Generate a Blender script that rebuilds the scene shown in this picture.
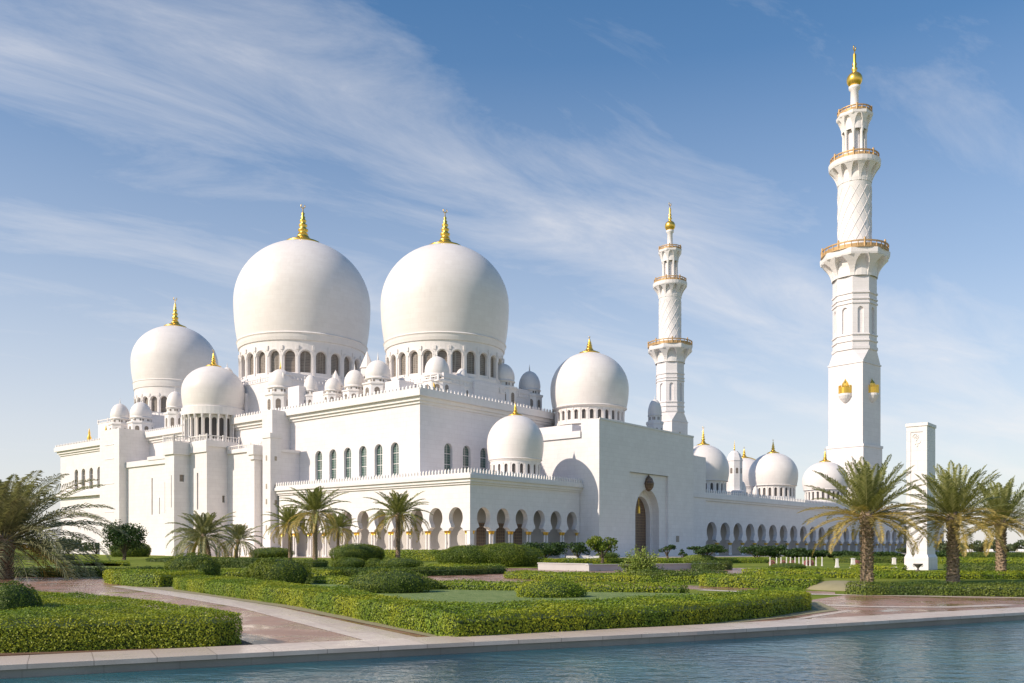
import bpy, bmesh, math, random
import numpy as np
from mathutils import Vector, geometry
R = math.radians
random.seed(7); rng = np.random.default_rng(7)
for o in list(bpy.data.objects): bpy.data.objects.remove(o)
scene = bpy.context.scene
col = scene.collection

# ------------------------------------------------------------ camera
CAMH, F, HY = 2.2, 885.0, 547.0
cam_d = bpy.data.cameras.new('camera'); cam = bpy.data.objects.new('camera', cam_d); col.objects.link(cam)
cam.location = (0, 0, CAMH); cam.rotation_euler = (R(90), 0, 0)
cam_d.sensor_width = 36; cam_d.lens = F / 1024 * 36
cam_d.shift_y = (HY - 341.5) / 1024
cam_d.clip_start = 0.1; cam_d.clip_end = 9000
scene.camera = cam
scene.render.resolution_x = 1024; scene.render.resolution_y = 683
scene.view_settings.view_transform = 'Standard'
scene.view_settings.look = 'None'
scene.view_settings.gamma = 1
scene.view_settings.exposure = 0.46

# ------------------------------------------------------------ sun + sky
SUN_EL = 33.0
saz = Vector((-0.87, -0.48, 0)).normalized()
sdir = Vector((saz.x * math.cos(R(SUN_EL)), saz.y * math.cos(R(SUN_EL)), math.sin(R(SUN_EL))))
sun_d = bpy.data.lights.new('sun', 'SUN'); sun = bpy.data.objects.new('sun', sun_d); col.objects.link(sun)
sun_d.energy = 3.5; sun_d.angle = R(0.5); sun_d.color = (1.0, 0.87, 0.73)
sun.rotation_euler = sdir.to_track_quat('Z', 'Y').to_euler(); sun.location = (-60, -30, 80)

world = bpy.data.worlds.new('World'); scene.world = world; world.use_nodes = True
class NT:
    def __init__(s, tree): s.t = tree; s.n = tree.nodes; s.l = tree.links
    def node(s, typ, **kw):
        n = s.n.new(typ)
        for k, v in kw.items():
            if k == 'inp':
                for kk, vv in v.items():
                    if hasattr(vv, 'is_output'): s.l.new(vv, n.inputs[kk])
                    else: n.inputs[kk].default_value = vv
            else: setattr(n, k, v)
        return n
    def math(s, op, a, b=0.0, c=None, clamp=False):
        n = s.node('ShaderNodeMath', operation=op, use_clamp=clamp, inp={0: a, 1: b})
        if c is not None: n.inputs[2].default_value = c
        return n.outputs[0]
    def mix(s, fac, a, b, bt='MIX'):
        n = s.node('ShaderNodeMix', data_type='RGBA', blend_type=bt)
        for i, v in ((0, fac), (6, a), (7, b)):
            if hasattr(v, 'is_output'): s.l.new(v, n.inputs[i])
            else: n.inputs[i].default_value = v if i == 0 or len(v) == 4 else (*v, 1)
        return n.outputs[2]
    def ramp(s, fac, stops):
        n = s.node('ShaderNodeValToRGB'); s.l.new(fac, n.inputs[0])
        e = n.color_ramp.elements
        while len(e) < len(stops): e.new(0.5)
        for i, (p, c) in enumerate(stops):
            e[i].position = p; e[i].color = (c, c, c, 1) if isinstance(c, (int, float)) else (*c, 1)
        return n.outputs[0]
w = NT(world.node_tree); world.node_tree.nodes.clear()
sky = w.node('ShaderNodeTexSky', sky_type='NISHITA', sun_disc=False, sun_elevation=R(SUN_EL),
             sun_rotation=math.atan2(saz.x, saz.y) % (2 * math.pi), altitude=10, air_density=1.0, dust_density=0.8, ozone_density=2.2)
tc = w.node('ShaderNodeTexCoord'); sp = w.node('ShaderNodeSeparateXYZ'); w.l.new(tc.outputs['Generated'], sp.inputs[0])
X, Y, Z = sp.outputs
zc = w.math('MAXIMUM', Z, 0.0); zz = w.math('ADD', zc, 0.15)
px_, py_ = w.math('DIVIDE', X, zz), w.math('DIVIDE', Y, zz)
along = w.math('ADD', w.math('MULTIPLY', px_, 0.82), w.math('MULTIPLY', py_, 0.57))
across = w.math('ADD', w.math('MULTIPLY', px_, -0.57), w.math('MULTIPLY', py_, 0.82))
cmb = w.node('ShaderNodeCombineXYZ', inp={0: w.math('MULTIPLY', along, 0.75), 1: w.math('MULTIPLY', across, 1.9), 2: 0.3})
n1 = w.node('ShaderNodeTexNoise', inp={'Vector': cmb.outputs[0], 'Scale': 2.2, 'Detail': 11.0, 'Roughness': 0.66, 'Distortion': 0.45})
cmb2 = w.node('ShaderNodeCombineXYZ', inp={0: w.math('MULTIPLY', along, 0.5), 1: across, 2: 4.1})
n2 = w.node('ShaderNodeTexNoise', inp={'Vector': cmb2.outputs[0], 'Scale': 1.1, 'Detail': 3.0, 'Roughness': 0.5})
def band(c, wd, amp):
    d = w.math('DIVIDE', w.math('SUBTRACT', across, c), wd)
    return w.math('MULTIPLY', w.math('POWER', 2.718, w.math('MULTIPLY', w.math('MULTIPLY', d, d), -1.0)), amp)
wob = w.math('MULTIPLY', w.math('SUBTRACT', n2.outputs[0], 0.5), 0.7)
across0 = across; across = w.math('ADD', across, wob)
bands = w.math('ADD', w.math('ADD', band(1.50, 0.22, 0.36), band(2.0, 0.13, 0.26)), w.math('ADD', band(2.45, 0.25, 0.16), band(0.84, 0.14, 0.06)))
dens = w.math('ADD', w.math('MULTIPLY', n1.outputs[0], 0.95), w.math('ADD', bands, -0.55))
dens = w.ramp(dens, [(0.03, 0.0), (0.28, 0.34), (0.56, 0.86)])
skyc = w.node('ShaderNodeHueSaturation', inp={'Hue': 0.496, 'Saturation': 1.55, 'Value': 1.0, 'Color': sky.outputs[0]}).outputs[0]
hor = w.ramp(zc, [(0.0, 1.0), (0.12, 0.90), (0.28, 0.52), (0.48, 0.16), (0.7, 0.0)])
skyh = w.mix(w.math('MULTIPLY', hor, 0.75), skyc, (6.5, 6.2, 6.3))
skyc2 = w.mix(w.math('MULTIPLY', dens, 0.85), skyh, (7.0, 6.75, 6.65))
bg = w.node('ShaderNodeBackground', inp={'Color': skyc2, 'Strength': 0.10})
wo = w.node('ShaderNodeOutputWorld'); w.l.new(bg.outputs[0], wo.inputs[0])

# ------------------------------------------------------------ materials
def pmat(name, colr=(0.8, 0.8, 0.8), rough=0.6, metal=0.0, build=None, spec=None):
    m = bpy.data.materials.new(name); m.use_nodes = True
    t = NT(m.node_tree); b = m.node_tree.nodes['Principled BSDF']
    b.inputs['Base Color'].default_value = (*colr, 1); b.inputs['Roughness'].default_value = rough
    b.inputs['Metallic'].default_value = metal
    if spec is not None: b.inputs['Specular IOR Level'].default_value = spec
    if build: build(t, b)
    return m
def obco(t, sc=(1, 1, 1), world_=False):
    if world_: src = t.node('ShaderNodeNewGeometry').outputs['Position']
    else: src = t.node('ShaderNodeTexCoord').outputs['Object']
    return t.node('ShaderNodeMapping', inp={'Vector': src, 'Scale': sc}).outputs[0]
def noise(t, vec, s, d=4.0, r=0.55):
    return t.node('ShaderNodeTexNoise', inp={'Vector': vec, 'Scale': s, 'Detail': d, 'Roughness': r}).outputs[0]
def bump(t, b, h, st, dist=1.0):
    n = t.node('ShaderNodeBump', inp={'Height': h, 'Strength': st, 'Distance': dist}); t.l.new(n.outputs[0], b.inputs['Normal'])
def marble_build(c0, c1, joints=True, rows=False):
    def f(t, b):
        v = obco(t); n = noise(t, v, 0.35, 5, 0.6); n2_ = noise(t, obco(t, (1, 1, .25)), 1.6, 6, 0.65)
        base = t.mix(t.ramp(n, [(0.35, 0.0), (0.7, 1.0)]), c0, c1)
        base = t.mix(t.math('MULTIPLY', t.ramp(n2_, [(0.5, 0.0), (0.75, 1.0)]), 0.30), base, tuple(x * 0.86 for x in c1))
        if joints:
            sx = t.node('ShaderNodeSeparateXYZ', inp={0: v})
            hx = t.math('ADD', sx.outputs[0], sx.outputs[1])
            cv = t.node('ShaderNodeCombineXYZ', inp={0: hx, 1: sx.outputs[2], 2: 0.0}).outputs[0]
            br = t.node('ShaderNodeTexBrick', inp={'Vector': cv, 'Color1': (1, 1, 1, 1), 'Color2': (0.955, 0.955, 0.955, 1), 'Mortar': (0.84, 0.83, 0.82, 1),
                        'Scale': 1.0, 'Mortar Size': 0.02, 'Brick Width': 1.8, 'Row Height': 0.95})
            base = t.mix(1.0, base, br.outputs[0], 'MULTIPLY')
        if rows:
            sx = t.node('ShaderNodeSeparateXYZ', inp={0: v})
            cv = t.node('ShaderNodeCombineXYZ', inp={0: t.math('SUBTRACT', sx.outputs[0], sx.outputs[1]), 1: sx.outputs[2], 2: 0.0}).outputs[0]
            br = t.node('ShaderNodeTexBrick', inp={'Vector': cv, 'Color1': (1, 1, 1, 1), 'Color2': (0.965, 0.96, 0.955, 1), 'Mortar': (0.91, 0.90, 0.89, 1),
                        'Scale': 1.0, 'Mortar Size': 0.02, 'Brick Width': 2.4, 'Row Height': 1.1})
            base = t.mix(1.0, base, br.outputs[0], 'MULTIPLY')
        t.l.new(base, b.inputs['Base Color'])
        bump(t, b, noise(t, v, 3.0, 3), 0.05, 0.2)
    return f
M = {}
M['marble'] = pmat('white_marble', rough=0.5, build=marble_build((0.805, 0.77, 0.76), (0.76, 0.72, 0.71)), spec=0.3)
M['dome'] = pmat('dome_marble', rough=0.42, build=marble_build((0.81, 0.765, 0.73), (0.785, 0.735, 0.70), False, True), spec=0.3)
M['trim'] = pmat('trim_marble', rough=0.5, build=marble_build((0.80, 0.765, 0.74), (0.76, 0.72, 0.69), False), spec=0.3)
M['gold'] = pmat('gold_leaf', (0.86, 0.55, 0.10), 0.33, 0.85)
M['gildedrail'] = pmat('gilded_rail', (0.48, 0.31, 0.14), 0.55, 0.3)
def win_build(c0, c1, sc):
    def f(t, b):
        v = obco(t); sx = t.node('ShaderNodeSeparateXYZ', inp={0: v})
        cv = t.node('ShaderNodeCombineXYZ', inp={0: t.math('ADD', sx.outputs[0], sx.outputs[1]), 1: sx.outputs[2], 2: 0.0}).outputs[0]
        br = t.node('ShaderNodeTexBrick', inp={'Vector': cv, 'Color1': (*c0, 1), 'Color2': (*[x * 1.5 for x in c0], 1), 'Mortar': (*c1, 1),
                    'Scale': sc, 'Mortar Size': 0.05, 'Brick Width': 0.5, 'Row Height': 0.5}); br.offset = 0
        t.l.new(br.outputs[0], b.inputs['Base Color'])
    return f
M['grille'] = pmat('bronze_window', rough=0.35, build=win_build((0.13, 0.105, 0.085), (0.30, 0.27, 0.23), 1.2))
M['glass'] = pmat('green_glass', rough=0.15, build=win_build((0.045, 0.085, 0.075), (0.20, 0.25, 0.22), 0.9))
M['dark'] = pmat('dark_interior', (0.10, 0.09, 0.085), 0.7)
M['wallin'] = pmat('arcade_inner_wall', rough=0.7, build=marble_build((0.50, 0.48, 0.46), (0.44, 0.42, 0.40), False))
M['door'] = pmat('door_bronze', rough=0.4, build=win_build((0.10, 0.06, 0.04), (0.25, 0.16, 0.09), 0.8))

def leafmat(name, dark, light, yellow=None, ysc=0.35, tr=0.22):
    m = bpy.data.materials.new(name); m.use_nodes = True; t = NT(m.node_tree); m.node_tree.nodes.clear()
    g = t.node('ShaderNodeNewGeometry'); r = g.outputs['Random Per Island']
    c = t.mix(r, dark, light)
    if yellow:
        nn = t.ramp(noise(t, obco(t, world_=True), ysc, 3, 0.6), [(0.42, 0.0), (0.62, 1.0)])
        c = t.mix(t.math('MULTIPLY', nn, t.math('ADD', t.math('MULTIPLY', r, 0.35), 0.35)), c, yellow)
    d = t.node('ShaderNodeBsdfPrincipled', inp={'Base Color': c, 'Roughness': 0.5}); d.inputs['Specular IOR Level'].default_value = 0.3
    tl = t.node('ShaderNodeBsdfTranslucent', inp={'Color': t.mix(1.0, c, (1.0, 1.0, 0.6), 'MULTIPLY')})
    ms = t.node('ShaderNodeMixShader', inp={0: tr, 1: d.outputs[0], 2: tl.outputs[0]})
    o = t.node('ShaderNodeOutputMaterial'); t.l.new(ms.outputs[0], o.inputs[0]); return m
M['hedge'] = leafmat('hedge_leaf', (0.10, 0.18, 0.012), (0.25, 0.33, 0.025), (0.46, 0.45, 0.025))
M['hedge_dk'] = leafmat('hedge_dark_leaf', (0.04, 0.08, 0.015), (0.11, 0.17, 0.03), (0.22, 0.25, 0.03))
M['twigs'] = pmat('hedge_twigs', (0.045, 0.075, 0.014), 0.9)
M['bush'] = leafmat('bush_leaf', (0.055, 0.10, 0.010), (0.15, 0.21, 0.022), (0.26, 0.29, 0.03), 0.6)
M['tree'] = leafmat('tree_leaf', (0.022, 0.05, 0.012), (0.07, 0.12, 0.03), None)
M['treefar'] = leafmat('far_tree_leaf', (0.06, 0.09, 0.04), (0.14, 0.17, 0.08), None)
M['ylw'] = leafmat('lime_shrub_leaf', (0.13, 0.20, 0.03), (0.36, 0.42, 0.09), None)
M['palm'] = leafmat('palm_leaf', (0.16, 0.19, 0.05), (0.42, 0.41, 0.16), None, tr=0.25)
M['palmgrey'] = leafmat('grey_palm_leaf', (0.16, 0.175, 0.075), (0.40, 0.39, 0.21), None, tr=0.25)
M['palmdry'] = leafmat('dry_palm_leaf', (0.30, 0.23, 0.06), (0.55, 0.42, 0.14), None, tr=0.3)
M['pink'] = leafmat('pink_petals', (0.45, 0.10, 0.13), (0.75, 0.30, 0.34), None)
def bark(t, b):
    v = obco(t); n = noise(t, v, 5, 5)
    wv = t.node('ShaderNodeTexVoronoi', inp={'Vector': obco(t, (1, 1, 1.8)), 'Scale': 5.0}).outputs['Distance']
    t.l.new(t.mix(t.ramp(wv, [(0.1, 0.0), (0.6, 1.0)]), (0.11, 0.075, 0.05), (0.33, 0.24, 0.16)), b.inputs['Base Color'])
    bump(t, b, t.math('ADD', wv, n), 0.8, 0.08)
M['bark'] = pmat('palm_bark', rough=0.9, build=bark)
M['wood'] = pmat('tree_bark', (0.12, 0.09, 0.065), 0.9)
def grass_b(t, b):
    v = obco(t, world_=True); n = noise(t, v, 0.12, 5, 0.6); n3 = noise(t, v, 6, 4, 0.7)
    c = t.mix(t.ramp(n, [(0.35, 0.0), (0.65, 1.0)]), (0.14, 0.20, 0.025), (0.28, 0.30, 0.04))
    c = t.mix(t.math('MULTIPLY', n3, 0.5), c, (0.06, 0.10, 0.015)); t.l.new(c, b.inputs['Base Color'])
    bump(t, b, n3, 0.9, 0.06)
M['grass'] = pmat('lawn_grass', rough=0.9, build=grass_b, spec=0.1)
def lawn2(t, b):
    v = obco(t, world_=True); n3 = noise(t, v, 3, 4, 0.7)
    t.l.new(t.mix(t.ramp(t.math('ADD', t.math('MULTIPLY', n3, .5), t.math('MULTIPLY', noise(t, v, 22, 3, .8), .5)), [(0.38, 0.0), (0.62, 1.0)]), (0.11, 0.18, 0.05), (0.29, 0.34, 0.14)), b.inputs['Base Color']); bump(t, b, noise(t, v, 25, 3), 0.9, 0.04)
M['lawn'] = pmat('clipped_lawn', rough=0.9, build=lawn2, spec=0.1)
def sand_b(t, b):
    v = obco(t, world_=True); n3 = noise(t, v, 2, 5, 0.7)
    t.l.new(t.mix(n3, (0.22, 0.20, 0.10), (0.36, 0.31, 0.19)), b.inputs['Base Color'])
M['sand'] = pmat('dry_turf', rough=0.95, build=sand_b)
def pave_b(t, b):
    v = obco(t, world_=True)
    rot = t.node('ShaderNodeMapping', inp={'Vector': v, 'Rotation': (0, 0, R(27))}).outputs[0]
    br = t.node('ShaderNodeTexBrick', inp={'Vector': rot, 'Color1': (0.26, 0.125, 0.08, 1), 'Color2': (0.40, 0.21, 0.14, 1), 'Mortar': (0.15, 0.09, 0.065, 1),
                'Scale': 1.0, 'Mortar Size': 0.008, 'Brick Width': 1.2, 'Row Height': 0.6})
    n = noise(t, v, 0.5, 6, 0.65); n4 = noise(t, v, 3.5, 5, 0.7)
    c = t.mix(t.ramp(n, [(0.42, 0.0), (0.68, 0.6)]), br.outputs[0], (0.54, 0.33, 0.22))
    c = t.mix(t.math('MULTIPLY', n4, 0.45), c, (0.23, 0.13, 0.10)); t.l.new(c, b.inputs['Base Color'])
    t.l.new(t.ramp(n, [(0.38, 0.10), (0.60, 0.42)]), b.inputs['Roughness']); b.inputs['Specular IOR Level'].default_value = 0.4
    bump(t, b, noise(t, v, 1.2, 3), 0.03, 0.03)
M['pave'] = pmat('pink_stone_paving', rough=0.3, build=pave_b)
def cope_b(t, b):
    v = obco(t, world_=True); n = noise(t, v, 0.9, 6, 0.7)
    rot = t.node('ShaderNodeMapping', inp={'Vector': v, 'Rotation': (0, 0, R(-27))}).outputs[0]
    br = t.node('ShaderNodeTexBrick', inp={'Vector': rot, 'Color1': (1, 1, 1, 1), 'Color2': (0.86, 0.84, 0.82, 1), 'Mortar': (0.55, 0.52, 0.5, 1),
                'Scale': 1.0, 'Mortar Size': 0.01, 'Brick Width': 1.1, 'Row Height': 7.3})
    c = t.mix(t.ramp(n, [(0.35, 0.0), (0.7, 1.0)]), (0.76, 0.64, 0.54), (0.60, 0.48, 0.39))
    t.l.new(t.mix(1.0, c, br.outputs[0], 'MULTIPLY'), b.inputs['Base Color'])
    t.l.new(t.ramp(n, [(0.35, 0.22), (0.7, 0.5)]), b.inputs['Roughness'])
M['cope'] = pmat('cream_marble_coping', rough=0.3, build=cope_b)
M['poolwall'] = pmat('pool_wall_stone', rough=0.6, build=marble_build((0.42, 0.36, 0.29), (0.28, 0.24, 0.19), True))
M['earth'] = pmat('bed_soil', (0.16, 0.09, 0.05), 0.95)
def water_b(t, b):
    v = obco(t, (1, 1.5, 1), world_=True)
    n = noise(t, v, 1.7, 3, 0.5); n5 = noise(t, obco(t, (1, 1.25, 1), world_=True), 5.0, 3, 0.6); nb = noise(t, obco(t, world_=True), 0.16, 3)
    c = t.mix(t.ramp(nb, [(0.4, 0.0), (0.6, 1.0)]), (0.003, 0.06, 0.10), (0.02, 0.12, 0.14)); t.l.new(c, b.inputs['Base Color'])
    h = t.math('ADD', n, t.math('MULTIPLY', n5, 0.45)); bump(t, b, h, 0.36, 0.12)
    b.inputs['IOR'].default_value = 1.33
M['water'] = pmat('pool_water', rough=0.06, build=water_b, spec=0.5)

# ------------------------------------------------------------ mesh helpers
class MB:
    def __init__(s): s.v = []; s.f = []; s.m = []
    def q(s, *pts, m=0):
        i = len(s.v); s.v += [tuple(p) for p in pts]; s.f.append(tuple(range(i, i + len(pts)))); s.m.append(m); return s
    def box(s, x0, y0, z0, x1, y1, z1, m=0, bottom=True):
        p = [(x0, y0, z0), (x1, y0, z0), (x1, y1, z0), (x0, y1, z0), (x0, y0, z1), (x1, y0, z1), (x1, y1, z1), (x0, y1, z1)]
        i = len(s.v); s.v += p
        fs = [(4, 5, 6, 7), (0, 1, 5, 4), (1, 2, 6, 5), (2, 3, 7, 6), (3, 0, 4, 7)] + ([(3, 2, 1, 0)] if bottom else [])
        s.f += [tuple(a + i for a in f) for f in fs]; s.m += [m] * len(fs); return s
    def rev(s, prof, n=24, c=(0, 0), m=0, a0=0.0, a1=2 * math.pi, cap=False, rot=0.0):
        i = len(s.v); full = abs(a1 - a0 - 2 * math.pi) < 1e-6; k = n if full else n + 1
        for r, z in prof:
            for j in range(k):
                a = a0 + (a1 - a0) * j / n + rot; s.v.append((c[0] + r * math.cos(a), c[1] + r * math.sin(a), z))
        for a in range(len(prof) - 1):
            for j in range(n):
                b = (j + 1) % k; s.f.append((i + a * k + j, i + a * k + b, i + (a + 1) * k + b, i + (a + 1) * k + j)); s.m.append(m)
        if cap: s.f.append(tuple(i + (len(prof) - 1) * k + j for j in range(k))); s.m.append(m)
        return s
    def panel(s, f, s0, s1, z0, z1, ops, depth, m=0):
        """wall surface f(s,z,d) with openings ops=[(centre, [(z,h)...])]"""
        ops = sorted(ops, key=lambda o: o[0]); cur = s0
        for k, (c, prof) in enumerate(ops):
            hm = max(h for z, h in prof)
            b0 = c - hm - 0.3 if k == 0 else max((ops[k - 1][0] + c) / 2, c - hm - 0.3) if c - hm - 0.3 > cur else cur
            b0 = max(b0, cur); b1 = c + hm + 0.3
            if k + 1 < len(ops): b1 = min(b1, (c + ops[k + 1][0]) / 2)
            b1 = min(b1, s1)
            if b0 > cur + 1e-6: s.q(f(cur, z0, 0), f(b0, z0, 0), f(b0, z1, 0), f(cur, z1, 0), m=m)
            zb, zt = prof[0][0], prof[-1][0]
            if zb > z0 + 1e-6: s.q(f(b0, z0, 0), f(b1, z0, 0), f(b1, zb, 0), f(b0, zb, 0), m=m); s.q(f(c - prof[0][1], zb, 0), f(c + prof[0][1], zb, 0), f(c + prof[0][1], zb, depth), f(c - prof[0][1], zb, depth), m=m)
            for (za, ha), (zb_, hb) in zip(prof, prof[1:]):
                if c - max(ha, hb) > b0 - 1e-9:
                    s.q(f(b0, za, 0), f(c - ha, za, 0), f(c - hb, zb_, 0), f(b0, zb_, 0), m=m)
                    s.q(f(c + ha, za, 0), f(b1, za, 0), f(b1, zb_, 0), f(c + hb, zb_, 0), m=m)
                s.q(f(c - ha, za, 0), f(c - hb, zb_, 0), f(c - hb, zb_, depth), f(c - ha, za, depth), m=m)
                s.q(f(c + ha, za, 0), f(c + hb, zb_, 0), f(c + hb, zb_, depth), f(c + ha, za, depth), m=m)
            s.q(f(b0, zt, 0), f(b1, zt, 0), f(b1, z1, 0), f(b0, z1, 0), m=m)
            cur = b1
        if cur < s1 - 1e-6: s.q(f(cur, z0, 0), f(s1, z0, 0), f(s1, z1, 0), f(cur, z1, 0), m=m)
        return s
    def tube(s, pts, rad, n=6, m=0):
        pts = [Vector(p) for p in pts]; i = len(s.v)
        for k, p in enumerate(pts):
            d = (pts[min(k + 1, len(pts) - 1)] - pts[max(k - 1, 0)]).normalized()
            a = d.cross(Vector((0, 0, 1))); a = a.normalized() if a.length > 1e-3 else Vector((1, 0, 0)); b = d.cross(a)
            r = rad[k] if hasattr(rad, '__len__') else rad
            for j in range(n): t = 2 * math.pi * j / n; s.v.append(tuple(p + a * r * math.cos(t) + b * r * math.sin(t)))
        for k in range(len(pts) - 1):
            for j in range(n): s.f.append((i + k * n + j, i + k * n + (j + 1) % n, i + (k + 1) * n + (j + 1) % n, i + (k + 1) * n + j)); s.m.append(m)
        return s
    def quads_np(s, V, m=0):
        i = len(s.v); s.v += [tuple(x) for x in V.tolist()]
        n = len(V) // 4; s.f += [(i + 4 * k, i + 4 * k + 1, i + 4 * k + 2, i + 4 * k + 3) for k in range(n)]; s.m += [m] * n
    def build(s, name, mats, parent=None, smooth=False, loc=None):
        me = bpy.data.meshes.new(name); me.from_pydata(s.v, [], s.f)
        for m in (mats if isinstance(mats, (list, tuple)) else [mats]): me.materials.append(M[m] if isinstance(m, str) else m)
        if any(s.m): me.polygons.foreach_set('material_index', s.m)
        if smooth: me.polygons.foreach_set('use_smooth', [True] * len(s.f))
        me.update()
        o = bpy.data.objects.new(name, me); col.objects.link(o)
        if parent: o.parent = parent
        if loc: o.location = loc
        return o
def tag(o, label=None, cat=None, group=None, kind=None):
    for k, v in (('label', label), ('category', cat), ('group', group), ('kind', kind)):
        if v: o[k] = v
    return o
def empty(name, loc=(0, 0, 0), rz=0):
    o = bpy.data.objects.new(name, None); col.objects.link(o); o.location = loc; o.rotation_euler = (0, 0, rz); o.empty_display_size = 0.5
    return o
def copy_tree(o, parent=None):
    c = o.copy(); col.objects.link(c)
    if parent: c.parent = parent
    for ch in list(o.children): copy_tree(ch, c)
    return c
def G(px, py): Yd = CAMH * F / (py - HY); return ((px - 512) / F * Yd, Yd)
def hill(px, py, z=0.0): Yd = (CAMH - z) * F / (py - HY); return ((px - 512) / F * Yd, Yd)
def at(px, Yd): return ((px - 512) / F * Yd, Yd)

def arch(zb, ztop, h, n=8, sharp=1.0):
    """rectangle with a rounded head"""
    zs = ztop - h * sharp; P = [(zb, h)]
    for k in range(n + 1): a = math.pi / 2 * k / n; P.append((zs + h * sharp * math.sin(a), max(h * math.cos(a), 0.001)))
    return P
def shoe(W, z_cap, z_w, wh, zc_, rx, rz):
    """opening between paired columns, pinched waist, horseshoe head"""
    P = [(z_cap, W / 2 - 0.75), (z_cap + 0.35, W / 2 - 0.85), (z_w, wh)]
    a0 = -math.acos(wh / rx)
    for k in range(1, 15): a = a0 + (math.pi / 2 - a0) * k / 14; P.append((zc_ + rz * math.sin(a), max(rx * math.cos(a), 0.001)))
    return P
def merlons(mb, p0, p1, z, h=1.0, step=0.95, wd=0.42, rail=0.35):
    p0, p1 = Vector(p0), Vector(p1); L = (p1 - p0).length; d = (p1 - p0) / L; n = Vector((-d.y, d.x)); k = max(1, int(L / step))
    def obx(a, b, hw, z0, z1):
        P = [p0 + d * a - n * hw, p0 + d * b - n * hw, p0 + d * b + n * hw, p0 + d * a + n * hw]
        i = len(mb.v); mb.v += [(q.x, q.y, z0) for q in P] + [(q.x, q.y, z1) for q in P]
        fs = [(4, 5, 6, 7), (0, 1, 5, 4), (1, 2, 6, 5), (2, 3, 7, 6), (3, 0, 4, 7)]; mb.f += [tuple(a_ + i for a_ in f) for f in fs]; mb.m += [0] * 5
    obx(0, L, 0.18, z, z + rail)
    for j in range(k):
        c = L * (j + 0.5) / k; obx(c - wd / 2, c + wd / 2, 0.12, z + rail, z + h * 0.68)
        P = [p0 + d * (c - wd * .62) - n * .1, p0 + d * (c + wd * .62) - n * .1, p0 + d * (c + wd * .62) + n * .1, p0 + d * (c - wd * .62) + n * .1]
        i = len(mb.v); t = p0 + d * c; mb.v += [(q.x, q.y, z + h * 0.66) for q in P] + [(t.x, t.y, z + h)]
        mb.f += [(i, i + 1, i + 4), (i + 1, i + 2, i + 4), (i + 2, i + 3, i + 4), (i + 3, i, i + 4)]; mb.m += [0] * 4
def balusters(mb, pts, z, h=1.1, step=0.7):
    for a, b in zip(pts, pts[1:]):
        a, b = Vector(a), Vector(b); L = (b - a).length; d = (b - a) / L; k = max(1, int(L / step))
        n = Vector((-d.y, d.x)) * 0.12
        for z0, z1 in ((z, z + .2), (z + h - .2, z + h)):
            P = [a - n, b - n, b + n, a + n]; i = len(mb.v); mb.v += [(q.x, q.y, z0) for q in P] + [(q.x, q.y, z1) for q in P]
            fs = [(4, 5, 6, 7), (0, 1, 5, 4), (1, 2, 6, 5), (2, 3, 7, 6), (3, 0, 4, 7), (3, 2, 1, 0)]; mb.f += [tuple(q + i for q in f) for f in fs]; mb.m += [0] * 6
        for j in range(k + 1):
            c = a + d * (L * j / k); mb.rev([(.09, z + .2), (.14, z + h * .4), (.07, z + h * .6), (.1, z + h - .2)], 5, (c.x, c.y))
            if j % 6 == 0: mb.box(c.x - .17, c.y - .17, z, c.x + .17, c.y + .17, z + h + .25)

# ------------------------------------------------------------ ground, pool, paving
EDGE = [(-60, -9.0), (-40, 1.0), (-20, 10.8), (-9.2, 16.0), (-5.6, 17.7), (-2.44, 19.2), (0, 20.3), (2.3, 21.3), (4.65, 22.4), (7.3, 23.8), (9.95, 25.2), (13.3, 27.1), (16.8, 29.0), (26, 34.1), (40, 41.5), (60, 52.5)]
def off(path, d):
    out = []
    for i, p in enumerate(path):
        a = Vector(path[max(i - 1, 0)]); b = Vector(path[min(i + 1, len(path) - 1)]); t = (b - a).normalized(); out.append((p[0] - t.y * d, p[1] + t.x * d))
    return out
g = MB(); Lf = 4500
for (x0, y0), (x1, y1) in zip(EDGE, EDGE[1:]): g.q((x0, y0, 0), (x1, y1, 0), (x1, Lf, 0), (x0, Lf, 0))
g.q((-Lf, -400, 0), (-60, -400, 0), (-60, Lf, 0), (-Lf, Lf, 0)); g.q((60, -400, 0), (Lf, -400, 0), (Lf, Lf, 0), (60, Lf, 0)); g.q((-60, -400, 0), (60, -400, 0), (60, -60, 0), (-60, -60, 0))
tag(g.build('ground', 'grass'), kind='structure')
wt = MB(); wt.q((-60, -60, -0.18), (60, -60, -0.18), (60, 60, -0.18), (-60, 60, -0.18))
# water stops under the pool edge
wt = MB()
for (x0, y0), (x1, y1) in zip(EDGE, EDGE[1:]): wt.q((x0, -60, -0.18), (x1, -60, -0.18), (x1, y1 + .02, -0.18), (x0, y0 + .02, -0.18))
tag(wt.build('water', 'water'), kind='structure')
pw = MB(); pf = MB(); E0 = off(EDGE, 0.0); E1 = off(EDGE, 1.45)
for a, b, c, d in zip(E0, E0[1:], E1, E1[1:]):
    pf.q((*a, -1.2), (*b, -1.2), (*b, 0.0), (*a, 0.0))
a_, b_ = off(EDGE, -0.06), E1
for i in range(len(EDGE) - 1):
    pw.q((*a_[i], .07), (*a_[i + 1], .07), (*b_[i + 1], .07), (*b_[i], .07)); pw.q((*a_[i], -.02), (*a_[i + 1], -.02), (*a_[i + 1], .07), (*a_[i], .07))
    pw.q((*b_[i], .0), (*b_[i + 1], .0), (*b_[i + 1], .07), (*b_[i], .07)); pw.q((*a_[i], -.02), (*a_[i + 1], -.02), (*E0[i + 1], -.02), (*E0[i], -.02))
tag(pw.build('pool_coping', 'cope'), kind='structure'); tag(pf.build('pool_wall', 'poolwall'), kind='structure')
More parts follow.
